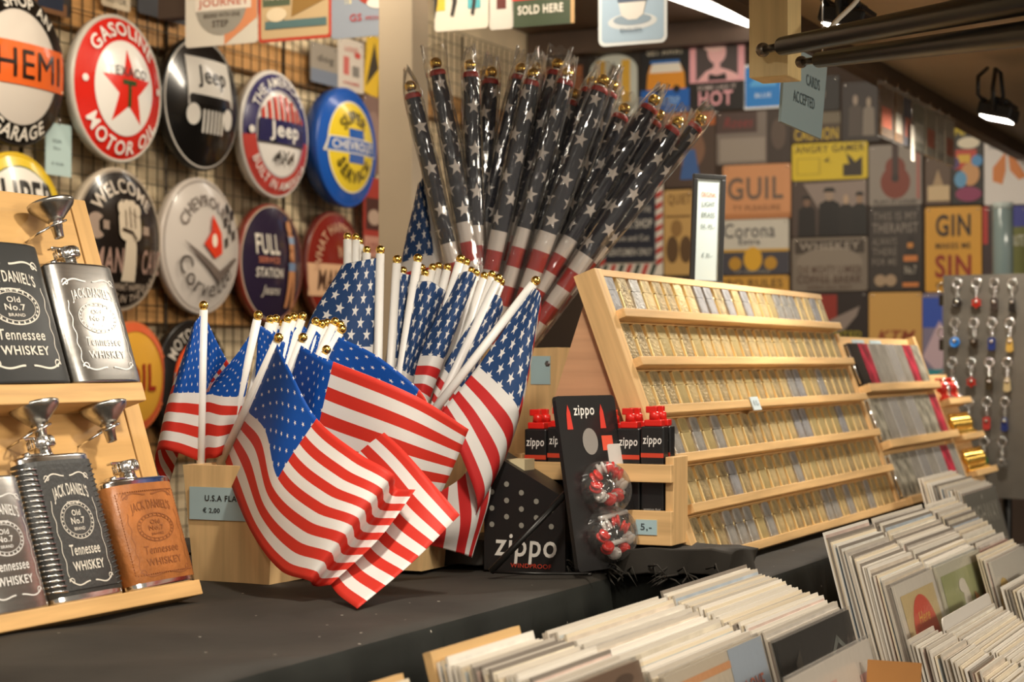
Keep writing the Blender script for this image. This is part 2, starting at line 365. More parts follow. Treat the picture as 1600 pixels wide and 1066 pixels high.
# rumpled cloth covered riser at the corner
bm = bmesh.new(); bmesh.ops.create_cube(bm, size=1); bmesh.ops.subdivide_edges(bm, edges=bm.edges[:], cuts=14, use_grid_fill=True)
for v in bm.verts:
    x, y, z = v.co; p = Vector((2.435+x*.115, 1.0+y*.42, TZ+.004+(z+.5)*.034))
    low = max(0, .5-z)
    p.z += .003*math.sin(p.x*40+p.y*23)+.002*math.sin(p.y*71); p.x += low*.010*math.sin(p.y*47)+low*.006*math.sin(p.y*113); p.y += low*.012*math.sin(p.x*61)
    v.co = p
me = bpy.data.meshes.new('cloth_riser'); bm.to_mesh(me); bm.free(); me.materials.append(CLOTH)
for p in me.polygons: p.use_smooth = True
tag(link('cloth_riser', me, None, SF.M), 'low riser wrapped in rumpled black cloth in front of lighter rack', 'riser')
mb = MB(); random.seed(3)
for i in range(44):
    y = .80+.26*random.random(); z0 = TZ+.002+random.random()*.018; a = random.random()*6
    mb.tube([(2.372, y, z0), (2.366-.01*random.random(), y+.02*math.cos(a), z0+.008*math.sin(a)), (2.36, y+.035*math.cos(a), z0-.012)], [.0016, .0013, .0004], CLOTH, 5)
q = tag(mb.build('torn_cloth_fringe', M=SF.M), 'frayed black cloth shreds along the riser edge', 'cloth fringe'); q['kind'] = 'stuff'
# low stand under the record bins
st = thing('record_stand', 'low black clothed stand under the record bins', 'stand', SF.M)
MB().box(1.2, 2.37, .05, .88, .44, .48, CLOTH).build('top', st); MB().box(2.37, 5.0, .05, .70, .44, .48, CLOTH).build('top', st)
MB().box(1.22, 4.98, .10, .62, 0, .44, CLOTH).build('base', st)
# support post between the sign wall and counter
p = FW(3.42, 1.83)
post = thing('support_post', 'square beige painted post behind the flags', 'post', SF.M)
GREYP = mat('post paint', '#b5a48c', .5, var=.06, vs=5)
MB().box(3.385, 3.455, 1.79, 1.868, 0, 2.378, GREYP, bev=.003).build('shaft', post)
MB().box(3.372, 3.468, 1.777, 1.881, 0, .06, GREYP, bev=.003).build('foot', post)
# light wood stud with the gas struts
Ys = 2.62; a0 = at(1170, 122, Ys); zb = a0.z
x0, w0 = SF.M.inverted() @ a0, 0
s0, w0 = x0.x, x0.y
stud = thing('wooden_stud', 'pale wooden stud hanging beside the black gas struts', 'stud', SF.M)
STUD = wood('stud', '#d8bd86', 'z', .12)
MB().box(s0, s0+.062, w0-.056, w0, zb, 1.855, STUD, bev=.0015).build('shaft', stud)
for k, (ua, va, ub, vb, Ya, Yb, r0, r1, lab) in enumerate(((1192, 78, 1720, -22, 2.585, 1.95, .0125, .017, 'upper'), (1252, 97, 1720, 38, 2.56, 1.95, .0105, .015, 'lower'))):
    A, B = at(ua, va, Ya), at(ub, vb, Yb); d = (B-A)
    t = thing('gas_strut', lab+' black gas strut of the awning beside the wooden stud', 'strut', Matrix.Translation(A), 'awning gas struts')
    MB().tube([d*.07, d*.075, d*.9, d], [r0*.8, r0, r1, r1], DKMETAL, 16).build('cylinder', t)
    MB().tube([d*0, d*.08], r0*.45, DKMETAL, 10).build('rod', t)
    MB().ball((0, 0, 0), r0*.8, mat('worn steel', (.18, .15, .12), .4, .8)).build('ball_joint', t)
mb = MB(); c = [at(1345-8*i+2*math.sin(i), -8+9*i, 2.72-.02*i) for i in range(9)]
tag(mb.tube(c, .0035, mat('cable', '#d8d0c0', .5), 8).build('power_cable'), 'pale cable looping past the flood lamp beside the stud', 'cable')
# ------------------------------------------------------------------ flood lamps under the flap
def flood(s, w, z, label, power):
    t = thing('flood_lamp', label, 'lamp', SF.M @ Matrix.Translation((s, w, z)), 'flood lamps under the awning')
    R = Matrix.Rotation(math.radians(14), 4, 'X')
    MB().box(-.05, .05, -.038, .038, -.012, .018, BLKPL, R, bev=.005).build('housing', t)
    MB().box(-.03, .03, -.02, .02, .016, .034, BLKPL, R, bev=.004).build('driver_box', t)
    MB().box(-.042, .042, -.030, .030, -.0145, -.0125, mat('lit led panel', (1, .95, .85), .4, emit=34, ecol=(1, .93, .80)), R).build('led_panel', t)
    for k in range(5): MB().box(-.045, .045, -.030+k*.015-.0012, -.030+k*.015+.0012, .016, .026, BLKPL, R).build('cooling_fin', t)
    MB().tube([(-.055, 0, 0), (-.058, 0, .05), (-.03, 0, .095), (.03, 0, .095), (.058, 0, .05), (.055, 0, 0)], .005, BLKPL).build('bracket', t)
    MB().tube([(-.045, .02, .02), (-.075, .03, .035), (-.07, .03, .075), (-.02, .02, .10)], .0045, BLKPL).build('power_lead', t)
    l = bpy.data.lights.new('flood_light', 'AREA'); l.shape = 'RECTANGLE'; l.size = .084; l.size_y = .06; l.energy = power; l.color = (1, .90, .76); l.spread = math.radians(165)
    lo = bpy.data.objects.new('flood_light', l); COL.objects.link(lo); lo.parent = t; lo.matrix_basis = R @ Matrix.Translation((0, 0, -.018))
for s, lab, pw in ((.7, 'black flood lamp under the awning, out of view on the left', 4), (1.85, 'black flood lamp under the awning above the flags', 6), (3.07, 'lit black flood lamp above the gas struts', 6.5), (4.35, 'lit black flood lamp near the far end of the awning', 7)):
    flood(s, .82, 1.755, lab, pw)
# fluorescent tube on the inner ceiling
B = at(1170, 33, 6.50); A = B-(B-at(1060, -5, 6.05)); B.z = A.z = 2.35; A = A-(B-A)*1.2
t = thing('tube_lamp', 'bright fluorescent tube on the stall ceiling', 'lamp', Matrix.Translation((A+B)/2)); h = (B-A)/2
MB().tube([-h, h], .014, mat('lit tube', (1, .95, .9), .4, emit=9, ecol=(1, .93, .84)), 12).build('tube', t)
MB().box(-h.length-.02, h.length+.02, -.03, .03, .012, .03, mat('lamp white', '#d8d2c8', .4), h.to_track_quat('X', 'Z').to_matrix().to_4x4()).build('fixture', t)
# ================================================================== round domed signs on the wire grid
def tess(pts, cell, tri=None):
    bm = bmesh.new(); vs = [bm.verts.new((a, b, 0)) for a, b in pts]
    if tri is None: bm.faces.new(vs)
    else:
        for f in tri:
            try: bm.faces.new([vs[i] for i in f])
            except ValueError: pass
    bmesh.ops.triangulate(bm, faces=bm.faces[:])
    xs = [p[0] for p in pts]; ys = [p[1] for p in pts]
    for ax, lo, hi in ((0, min(xs), max(xs)), (1, min(ys), max(ys))):
        k = math.ceil(lo/cell)
        while k*cell < hi:
            co = [0, 0, 0]; co[ax] = k*cell; no = [0, 0, 0]; no[ax] = 1
            bmesh.ops.bisect_plane(bm, geom=bm.verts[:]+bm.edges[:]+bm.faces[:], plane_co=co, plane_no=no); k += 1
    bm.verts.index_update(); out = [v.co.copy() for v in bm.verts], [[v.index for v in f.verts] for f in bm.faces]; bm.free(); return out
def dome_sign(u, v, hpx, label, rim, base, items, depth=.036, rimmat=None):
    x, y = WL.hit(u, v, .06)
    P = WL.M @ Vector((x, y, .06)); R = hpx/2*P.y/FPX; H = .17*R
    t = thing('round_dome_sign', label, 'sign', WL.sub(x, y, .046), 'round domed signs on the wire grid')
    zf = lambda a, b: depth+H*(1-min(1, (a*a+b*b)/(R*R)))
    rm = C(rim, .3)
    MB().lathe([(R*.86, 0), (R*.97, depth*.35), (R, depth*.8), (R, depth), (R*.975, depth+.004), (R*.95, depth+.002)], rm, 48).build('rim', t)
    t0 = t; t = MB().lathe([(R*.962*k/10, zf(R*.962*k/10, 0)-.001) for k in range(10, -1, -1)], C(base, .22, .6), 48, cap=False).build('domed_face', t)
    art, let = MB(), MB(); L = .0006
    for it in items:
        k = it[0]; L += .0005
        if k == 'ring':
            n = 48; r0, r1 = it[1]*R, it[2]*R; m = C(it[3], .22, .6); rs = [r0+(r1-r0)*i/5 for i in range(6)]
            Pg = [[(r*math.cos(2*math.pi*j/n), r*math.sin(2*math.pi*j/n), zf(r, 0)+L) for j in range(n+1)] for r in rs]; art.grid(Pg, m)
        elif k == 'poly':
            vs, fs = tess([(a*R, b*R) for a, b in it[1]], R*.16); art.add([(p.x, p.y, zf(p.x, p.y)+L) for p in vs], fs, C(it[2], .22, .6), True)
        elif k == 't':
            _, s, cx, cy, w, h, c = it[:7]; vs, fs = fit(s, cx*R, cy*R, w*R, h*R, *(it[7:] or [.03]))
            vs, fs = tess(vs, R*.2, fs); MB().add([(p.x, p.y, zf(p.x, p.y)+L+.0008) for p in vs], fs, C(c, .25, .5)).build('lettering', t)
        elif k == 'arc':
            _, s, rad, ang, size, c = it[:6]; vs, fs = arc_text(s, rad*R, ang, size*R, *it[6:])
            MB().add([(a, b, zf(a, b)+L+.0012) for a, b in vs], fs, C(c, .25, .5)).build('lettering', t)
        elif k == 'rib':
            for q in ribbon([(a*R, b*R) for a, b in it[1]], it[2]*R): art.add([(a, b, zf(a, b)+L) for a, b in q], [(3, 2, 1, 0)], C(it[3], .22, .6))
    if art.v: art.build('printed_artwork', t)
    return t0
dome_sign(10, 106, 248, 'round black garage sign with an orange band across white', '#2c2622', '#d9cfc4', [
    ('ring', .73, .962, '#17130f'), ('poly', [(-.94, -.24), (.94, -.24), (.94, .30), (-.94, .30)], '#e8692a'),
    ('rib', [(-.93, .27), (.93, .27)], .025, '#f3d9b8'), ('rib', [(-.93, -.21), (.93, -.21)], .025, '#f3d9b8'),
    ('t', 'HEMI', .14, .03, 1.3, .36, '#1b1511', .0), ('arc', 'SHOP AN', .845, 78, .16, '#efe7da'), ('arc', 'GARAGE', .845, 270, .17, '#efe7da', True, .05)])
dome_sign(172, 140, 232, 'round red and white sign with a big red star and green letter', '#c9c2b6', '#d8281c', [
    ('ring', .0, .64, '#f1ece6'), ('poly', star_pts(.02, -.02, .55, ri=.40), '#e02a1c'), ('t', 'T', .03, -.07, .30, .36, '#2f4a22', .05),
    ('t', 'TEXACO', .02, .22, .84, .13, '#4a4440', .02), ('arc', 'GASOLINE', .80, 90, .18, '#f6efe8', False, .05, 1.15),
    ('arc', 'MOTOR OIL', .80, 270, .18, '#f6efe8', True, .05, 1.1), ('poly', ell(-.8, .05, .05, .05, 12), '#f6efe8'), ('poly', ell(.8, .05, .05, .05, 12), '#f6efe8')])
gr = [('poly', rrect(-.205+.095*i, -.46, -.155+.095*i, -.11, .02, 2), '#efe9e0') for i in range(6)]
dome_sign(303, 163, 210, 'round black sign with a white grille and headlamps emblem', '#1a1714', '#0e0d0c', [
    ('ring', .94, .962, '#d8d0c6'), ('poly', [(-.52, -.08), (-.52, .66), (.62, .66), (.68, -.02), (.5, .1), (-.36, .1)], '#efe9e0'), ('t', 'Jeep', .08, .37, .74, .34, '#12100f', .03),
    ('poly', rrect(-.50, -.05, .60, .10, .06), '#12100f'),
    ('poly', ell(-.41, -.20, .15, .16), '#efe9e0'), ('poly', ell(.50, -.20, .15, .16), '#efe9e0')]+gr)
stp = [('poly', [(-.55+.157*i, .18), (-.47+.157*i, .18), (-.47+.157*i, .60-.9*(-.47+.157*i)**2), (-.55+.157*i, .60-.9*(-.55+.157*i)**2)], '#c9483c') for i in range(8)]
dome_sign(418, 211, 200, 'round white sign with navy band, red stripes and a patriotic border', '#d9d2ca', '#ece6e0', [
    ('ring', .68, .94, '#3a3565'), ('poly', ell(0, 0, .95, .95, 30, 185, 355)+ell(0, 0, .68, .68, 30, 185, 355)[::-1], '#c2473f'), ('ring', .655, .685, '#b9b4b4'),
    *stp, ('poly', [(-.66, -.16), (.66, -.16), (.64, .2), (-.64, .2)], '#2c2a55'), ('t', 'Jeep', .0, .02, .82, .32, '#efe9e2', .06), ('t', '4X4', .02, -.37, .56, .22, '#2a2622', .01),
    ('arc', 'THE AMERICAN', .81, 95, .15, '#efe9e2', False, .03), ('arc', 'BUILT IN AMERICA', .81, 268, .13, '#efe9e2', True, .03), ('poly', ell(-.81, .0, .06, .06, 10), '#efe9e2')])
dome_sign(520, 232, 187, 'round blue and yellow service sign with a crossed blue emblem', '#1d4fa0', '#1d55ad', [
    ('ring', 0, .74, '#e3c534'), ('ring', .74, .765, '#e9e2cc'), ('poly', [(-.2, -.27), (.3, -.27), (.3, .30), (-.2, .30)], '#2759a8'),
    ('poly', [(-.86, -.12), (-.74, .14), (.74, .14), (.82, -.12)], '#e9e2d0'), ('poly', [(-.80, -.10), (-.71, .12), (.71, .12), (.77, -.10)], '#2b5dab'),
    ('t', 'CHEVROLET', 0, .01, 1.34, .15, '#efe9dc', .03), ('arc', 'SUPER', .50, 92, .2, '#4b4520', False, .05), ('arc', 'SERVICE', .50, 270, .2, '#4b4520', True, .05)], depth=.06)
dome_sign(12, 357, 238, 'round yellow rimmed sign with black letters behind the flask display', '#dcb61f', '#e4c32a', [
    ('ring', 0, .80, '#efe9de'), ('ring', .80, .82, '#3b5b34'), ('t', 'SUPER', .02, .40, 1.34, .46, '#22201c', .06), ('t', 'SERVICE', .0, -.3, 1.1, .3, '#22201c', .05)])
dome_sign(172, 375, 226, 'round black sign with a fist gripping a wrench', '#b7a894', '#1f1814', [
    ('ring', .93, .962, '#8d8072'), ('arc', 'WELCOME', .74, 92, .19, '#cdbfae', False, .05), ('t', 'TO THE', .06, .50, .34, .09, '#cdbfae'),
    ('rib', [(-.5, .18), (.55, .14)], .12, '#a48f80'), ('poly', ell(-.62, .16, .17, .18, 20, 45, 315)+[(-.58, .1), (-.58, .22)], '#a48f80'),
    ('poly', [(-.10, -.58), (.22, -.58), (.19, -.1), (.15, .06), (-.05, .06), (-.07, -.1)], '#d9c9b2'), ('poly', rrect(-.2, -.02, .3, .40, .12), '#d9c9b2'), ('poly', ell(-.12, .42, .085, .1, 12), '#d9c9b2'), ('poly', ell(.0, .45, .085, .1, 12), '#d9c9b2'), ('poly', ell(.12, .45, .085, .1, 12), '#d9c9b2'), ('poly', ell(.23, .41, .08, .09, 12), '#d9c9b2'), ('rib', [(-.06, .4), (-.06, .16)], .02, '#5b4638'), ('rib', [(.04, .45), (.04, .16)], .02, '#5b4638'), ('rib', [(.14, .43), (.14, .16)], .02, '#5b4638'),
    ('rib', [(-.16, .14), (.06, .10), (.16, .0)], .035, '#3b2c22'), ('t', 'MAN', -.42, -.30, .56, .34, '#a6877a', .05), ('t', 'CAVE', .58, -.30, .56, .34, '#a6877a', .05),
    ('t', 'WHAT HAPPENS', .08, -.66, .72, .10, '#b9a795'), ('arc', 'STAYS IN THE GARAGE', .82, 285, .10, '#b9a795', True)])
chk = [('poly', [(.42+.13*i, -.02+.15*j+.06*i), (.53+.13*i, .03+.15*j+.06*i), (.53+.13*i, .17+.15*j+.06*i), (.42+.13*i, .12+.15*j+.06*i)], '#2a2522') for i in range(3) for j in range(4) if (i+j) % 2 == 0]
dome_sign(302, 385, 214, 'round silver grey sign with a red crest and chequered flag', '#bfb4aa', '#c9c0b8', [
    ('ring', .93, .945, '#8c8078'), ('arc', 'CHEVROLET', .66, 92, .17, '#6a5f58', False, .02), *chk,
    ('poly', [(.08, .46), (.28, .2), (.30, -.1), (.1, -.18), (-.18, .02), (-.08, .12), (.0, .2)], '#d8381f'), ('poly', ell(.08, .08, .07, .1, 14), '#efe0cc'),
    ('poly', [(-.62, .06), (.25, -.36), (.72, -.14), (.82, -.16), (.26, -.52), (-.3, -.18)], '#6f635c'), ('arc', 'Corvette', .62, 262, .26, '#4a423d', True, .01)])
dome_sign(413, 412, 186, 'round dark filling station sign with a standing figure in shorts', '#7b2f22', '#2a2035', [
    ('ring', .945, .962, '#cbb9a2'), ('t', 'FULL', -.32, .30, .62, .34, '#d9d0c2', .05), ('t', 'SERVICE', -.3, .04, .56, .10, '#c9785c'), ('t', 'STATION', -.28, -.17, .72, .16, '#d9d0c2', .05), ('t', 'Jeans', -.22, -.48, .5, .2, '#c9c0b2', .02, .2),
    ('poly', ell(.40, .62, .10, .12, 14), '#c98e62'), ('poly', [(.30, .5), (.52, .5), (.50, .2), (.52, .0), (.60, -.74), (.48, -.74), (.44, -.2), (.36, -.74), (.26, -.74), (.28, .0), (.32, .2)], '#c4875c'), ('poly', [(.27, .02), (.53, .02), (.53, -.12), (.27, -.12)], '#6b86a8'), ('poly', [(.30, .46), (.52, .46), (.51, .34), (.31, .34)], '#8fa3bd')])
dome_sign(512, 420, 178, 'round dark red sign with a cream band half hidden by flags', '#5f1d17', '#7a231b', [
    ('ring', .95, .962, '#a57b62'), ('poly', [(-.9, -.5), (.9, -.5), (.95, .06), (-.95, .06)], '#d4aa86'), ('t', 'MAN CAVE', .05, -.22, 1.5, .36, '#4c3428', .05), ('arc', 'WHAT HAPPENS', .72, 112, .16, '#c99e80', False, .03), ('t', 'IN THE', .1, .28, .5, .2, '#c99e80')])
dome_sign(196, 590, 176, 'round orange and yellow sign peeking out behind the flask display', '#c96a3a', '#e0a63c', [('ring', .82, .96, '#d9633a'), ('t', 'OIL', 0, 0, 1.0, .5, '#9a2c1c', .05)])
dome_sign(290, 598, 196, 'round black sign with an orange red centre low behind the flags', '#14110f', '#1a1614', [('ring', 0, .66, '#d9532c'), ('poly', [(-.66, -.1), (.66, -.1), (.64, .16), (-.64, .16)], '#8f8a84'), ('poly', [(-.3, .2), (.1, .2), (-.05, .5), (-.25, .42)], '#e6d8c4'), ('arc', 'MOTORCYCLES', .8, 90, .16, '#b8afa4')])
# small hanging card on the grid
def card(name, fr, u0, v0, u1, v1, label, cat, base, lines, z=.05, thick=.003, clip=True):
    a, b = fr.hit(u0, v1, z), fr.hit(u1, v0, z); w, h = abs(b[0]-a[0]), abs(b[1]-a[1])
    t = thing(name, label, cat, fr.sub((a[0]+b[0])/2, (a[1]+b[1])/2, z))
    MB().box(-w/2, w/2, -h/2, h/2, 0, thick, C(base, .4)).build('card', t)
    mb = MB()
    for s, cx, cy, ww, hh, c in lines:
        vs, fs = fit(s, (cx-.5)*w, (cy-.5)*h, ww*w, hh*h); MB().add([(p[0], p[1], thick+.0006) for p in vs], fs, C(c)).build('lettering', t)
    if mb.v: mb.build('lettering', t)
    if clip: MB().tube([(0, h/2-.004, thick), (0, h/2+.012, thick+.002), (0, h/2+.018, -.006)], .0012, CHROME, 6).build('hook', t)
card('price_card', WL, 70, 197, 110, 272, 'pale blue price card hung on the wire grid between round signs', 'price card', '#b6cdcb', [('SIGN', .42, .66, .34, .07, '#5b6a6a'), ('30cm', .42, .52, .28, .06, '#5b6a6a'), ('€ 15,00', .45, .22, .46, .07, '#5b6a6a')])
# ================================================================== flat tin signs
def tin_sign(fr, u0, v0, u1, v1, label, base, items, z=.004, border=None, rr=.008, group=None, name='tin_sign', tilt=0.):
    um, vm = (u0+u1)/2, (v0+v1)/2
    x0, _ = fr.hit(u0, vm, z); x1, _ = fr.hit(u1, vm, z); _, y0 = fr.hit(um, v1, z); _, y1 = fr.hit(um, v0, z)
    w, h = x1-x0, y1-y0; T = .003
    t = thing(name, label, 'sign', fr.sub((x0+x1)/2, (y0+y1)/2, z) @ Matrix.Rotation(math.radians(tilt), 4, 'Z'), group)
    rr = min(rr, w/4, h/4)
    t0 = t; t = MB().prism(rrect(-w/2, -h/2, w/2, h/2, rr), 0, T, C(border or base, .5)).build('panel', t)
    art, let = MB(), MB(); L = T+.0004; ins = .012 if border else 0
    if border: art.add([(a, b, L) for a, b in rrect(-w/2+ins*.6, -h/2+ins*.6, w/2-ins*.6, h/2-ins*.6, rr*.7)], [list(range(20))], C(base, .5))
    for it in items:
        k = it[0]; L += .0004; X = lambda a: (a-.5)*w; Y = lambda b: (b-.5)*h
        if k == 'r': art.add([(X(it[1]), Y(it[2]), L), (X(it[3]), Y(it[2]), L), (X(it[3]), Y(it[4]), L), (X(it[1]), Y(it[4]), L)], [(0, 1, 2, 3)], C(it[5], .5))
        elif k == 'e':
            P = ell(it[1], it[2], it[3], it[4], 24, *(it[6:] or (0, 360))); art.add([(X(a), Y(b), L) for a, b in P], [list(range(len(P)))], C(it[5], .5))
        elif k == 'p': art.add([(X(a), Y(b), L) for a, b in it[1]], [list(range(len(it[1])))], C(it[2], .5))
        elif k == 't':
            _, s, cx, cy, ww, hh, c = it[:7]; vs, fs = fit(s, X(cx), Y(cy), ww*w, hh*h, *(it[7:] or [.03])); MB().add([(a, b, L+.0004) for a, b in vs], fs, C(c, .5)).build('lettering', t)
        elif k == 's': P = star_pts(X(it[1]), Y(it[2]), it[3]*w); art.add([(a, b, L) for a, b in P], [list(range(10))], C(it[4], .5))
    if art.v: art.build('printed_artwork', t)
    t = t0
    for sx in (-1, 1): MB().lathe([(.0035, 0), (.0035, .0012), (.001, .002)], CHROME, 8, Matrix.Translation((sx*(w/2-.012), h/2-.01, T))).build('nail_head', t)
    return t
WB = Fr(FW(WBs, 0, 0), N, UP, -D)
def man(cx, y0, y1, w, c, skin, hat=None):
    h = y1-y0; o = [('p', [(cx-w, y0), (cx+w, y0), (cx+w*.9, y0+h*.68), (cx+w*.3, y0+h*.76), (cx-w*.3, y0+h*.76), (cx-w*.9, y0+h*.68)], c), ('e', cx, y0+h*.86, w*.36, h*.12, skin)]
    if hat: o += [('p', [(cx-w*.6, y0+h*.93), (cx+w*.6, y0+h*.93), (cx+w*.34, y0+h*1.02), (cx-w*.34, y0+h*1.02)], hat)]
    return o
G = 'tin signs on the back wall'
B = lambda *a, **k: tin_sign(WB, *a, group=G, **k)
B(672, 74, 694, 160, 'narrow red tin sign beside the dark portrait sign', '#b8402a', [('r', .2, .2, .8, .5, '#3a2018')])
B(696, 72, 766, 158, 'black tin sign with a pale round portrait, top row left', '#171210', [('e', .5, .5, .3, .26, '#3b332d'), ('t', 'LEGEND', .5, .12, .6, .1, '#6f655b')])
B(768, 70, 843, 158, 'light grey tin sign with a script word, top row', '#a79f95', [('t', 'Buona', .45, .55, .6, .14, '#5e574f', .01, .3), ('t', 'CUCINA', .5, .3, .6, .08, '#6e675f')])
B(846, 66, 918, 166, 'black tin sign with cream heading and orange landscape below', '#2a1f19', [('t', 'THE GOOD', .5, .86, .74, .11, '#c9bda6'), ('r', .1, .1, .9, .62, '#8c5330'), ('p', [(.1, .1), (.5, .5), (.9, .1)], '#4c2d1c'), ('t', 'THE BAD', .5, .7, .6, .08, '#c9bda6'), ('t', 'THE UGLY', .5, .2, .7, .1, '#d9b98a')])
B(919, 66, 1000, 186, 'dark warning tin sign with cream arch and yellow posts', '#2a241f', [('t', 'BEWARE', .5, .91, .8, .1, '#cfc3ae', .04), ('e', .5, .62, .46, .22, '#c5c8bd'), ('r', .04, .04, .96, .62, '#c5c8bd'), ('r', .18, .2, .34, .76, '#d9a93a'), ('r', .66, .2, .82, .76, '#d9a93a'), ('p', [(.36, .25), (.64, .25), (.6, .6), (.5, .74), (.4, .6)], '#4b4238'), ('t', 'of the Girl', .62, .16, .6, .12, '#3a352d', .01, .3)])
B(1002, 56, 1078, 176, 'black tin sign with an orange and white camper van over blue', '#1b1a1c', [('t', 'GET AWAY', .5, .80, .76, .1, '#d6cdb8', .03), ('e', .80, .90, .09, .07, '#d99a1f'), ('r', 0, 0, 1, .30, '#1c62b8'), ('p', [(.12, .3), (.92, .3), (.9, .5), (.82, .62), (.2, .62), (.14, .5)], '#e0932a'), ('p', [(.18, .52), (.86, .52), (.8, .64), (.24, .64)], '#e9e2d4'), ('r', .2, .64, .8, .68, '#2b6cb5'), ('e', .36, .30, .07, .05, '#1a1512'), ('e', .74, .30, .07, .05, '#1a1512'), ('t', 'ROAD TRIP', .5, .15, .6, .1, '#9fc4ea')])
B(1078, 50, 1164, 172, 'pink bordered tin sign with a pale waving haired figure', '#1b1716', [('r', .0, .36, 1, 1, '#e6a7ae'), ('r', .12, .38, .88, .93, '#4a4040'), ('e', .5, .74, .17, .15, '#e8b4b4'), ('e', .46, .84, .22, .09, '#efc8c2'), ('p', [(.14, .38), (.3, .5), (.44, .54), (.45, .62), (.56, .62), (.56, .54), (.72, .5), (.88, .44), (.88, .38)], '#e8b4b4'), ('p', [(.34, .38), (.36, .47), (.5, .44), (.66, .47), (.68, .38)], '#2b2424'), ('t', 'SOME LIKE IT', .5, .29, .7, .06, '#c7b6b2'), ('t', 'HOT', .48, .15, .62, .19, '#e6a7ae', .06)])
B(1162, 100, 1224, 170, 'blue tin sign with white border beside the wooden stud', '#1f7fd0', [('e', .5, .5, .34, .2, '#58a9e4', 0, 180), ('t', 'BLUE', .5, .3, .4, .1, '#d5e6f2')], border='#e9ecee')
B(1040, 176, 1118, 292, 'dark tin sign with orange top and blue shape behind rolled flags', '#4b3a30', [('r', 0, .82, 1, 1, '#b5622e'), ('e', .5, .5, .3, .26, '#7d5b46'), ('p', [(.3, .1), (.7, .1), (.6, .5), (.4, .5)], '#3a5f9a'), ('t', 'RIDE', .5, .9, .6, .1, '#2c2019')])
B(1120, 174, 1236, 256, 'grey and dark tin sign with red script and white plates', '#7b7068', [('r', 0, .6, .55, 1, '#4d3b36'), ('t', 'Roses', .3, .8, .4, .2, '#8a3030', .01, .3), ('r', .68, 0, 1, 1, '#3c302a'), ('r', .05, .05, .66, .5, '#968b80'), ('e', .84, .55, .1, .3, '#594a40')])
B(1238, 120, 1312, 174, 'small black tin sign behind the hanging pale sign', '#1d1815', [('t', 'NO', .5, .5, .4, .4, '#8e8578')])
B(1238, 176, 1314, 221, 'dark tin sign with yellow caution lettering', '#4a3c2c', [('t', 'CAUTION', .5, .25, .9, .42, '#c8a92a', .04), ('r', 0, .6, 1, 1, '#6e6350')])
B(1316, 128, 1376, 222, 'dark photo tin sign with two pale standing figures', '#2b201c', [*man(.35, .1, .8, .18, '#4b4039', '#9d8c7c'), *man(.7, .1, .75, .16, '#807569', '#a2927f')])
B(1130, 257, 1236, 342, 'copper tin sign with big fading block letters', '#cf9263', [('t', 'GUIL', .48, .56, .82, .42, '#6e5c50', .06), ('r', .0, .0, 1, .1, '#b57748'), ('t', 'TY PLEASURE', .5, .2, .7, .1, '#8a5e40')])
B(1238, 223, 1356, 281, 'bright yellow warning tin sign with a black pictogram', '#d8bd22', [('t', 'ANGRY GAMER', .5, .84, .92, .20, '#57460f', .04), ('r', .06, .15, .38, .6, '#b89e1c'), ('r', .08, .18, .36, .57, '#d8bd22'), ('p', [(.68, .08), (.93, .08), (.93, .6), (.84, .45), (.78, .6), (.72, .7), (.76, .4), (.68, .4)], '#2b2012'), ('p', [(.42, .5), (.5, .62), (.48, .5), (.55, .46)], '#57460f')])
B(1358, 226, 1441, 321, 'grey tin sign with a round bodied red brown guitar', '#8e857c', [('e', .5, .38, .28, .27, '#7b3320'), ('e', .5, .62, .19, .18, '#7b3320'), ('r', .44, .5, .56, 1.0, '#3a221a'), ('e', .5, .45, .07, .07, '#27140e'), ('t', 'PLAY IT LOUD', .5, .06, .8, .07, '#3d3833'), ('r', .9, .1, .96, .9, '#a8675c')])
B(1446, 246, 1486, 320, 'brown tin sign with a tan triangle beside the comic sign', '#5a4433', [('p', [(.1, .1), (.9, .1), (.5, .75)], '#a88d6a'), ('r', .1, .08, .95, .4, '#cdb48c')])
B(1487, 190, 1536, 319, 'colourful comic style tin sign with yellow heading on black', '#1d1712', [('t', 'MAN', .5, .90, .8, .13, '#e2c82a', .05), ('e', .55, .74, .36, .07, '#e6dcc4'), ('r', .1, .42, .8, .66, '#c23f2a'), ('r', .2, .5, .6, .6, '#e0b43a'), ('e', .6, .36, .3, .14, '#cf9a64'), ('e', .3, .3, .2, .1, '#5f9cc8'), ('e', .82, .52, .18, .07, '#4f93cc'), ('e', .55, .12, .42, .09, '#8e2f5c'), ('e', .12, .5, .14, .07, '#5a3f78')])
B(1538, 214, 1606, 320, 'white tin sign with two orange leaf shapes', '#e3dedb', [('p', [(.2, .35), (.2, .55), (.5, .78), (.5, .5), (.42, .3)], '#d9823a'), ('p', [(.55, .76), (.62, .78), (.98, .4), (.8, .36), (.6, .5)], '#d9823a'), ('t', 'CREAM', .25, .85, .3, .05, '#8d8d95')])
B(1122, 343, 1233, 429, 'beer tin sign, white over navy with a gold crest', '#c9c4b8', [('r', 0, 0, 1, .43, '#41404a'), ('r', 0, .41, 1, .46, '#c79a34'), ('t', 'Corona', .45, .80, .72, .26, '#3e3f48', .01), ('t', 'Extra', .45, .60, .3, .11, '#4d4e57'), ('e', .5, .28, .13, .22, '#d8a52c'), ('e', .25, .2, .09, .12, '#b98a2c'), ('e', .75, .2, .09, .12, '#b98a2c'), ('t', 'LA CERVEZA', .5, .05, .5, .05, '#9b968a')])
B(1116, 431, 1233, 475, 'ochre tin sign with dark rules heading above the rack', '#c8963c', [('t', 'BBQ RULES', .5, .70, .84, .36, '#5e4624', .04), ('t', 'RULE ONE', .5, .2, .5, .2, '#5e4624')])
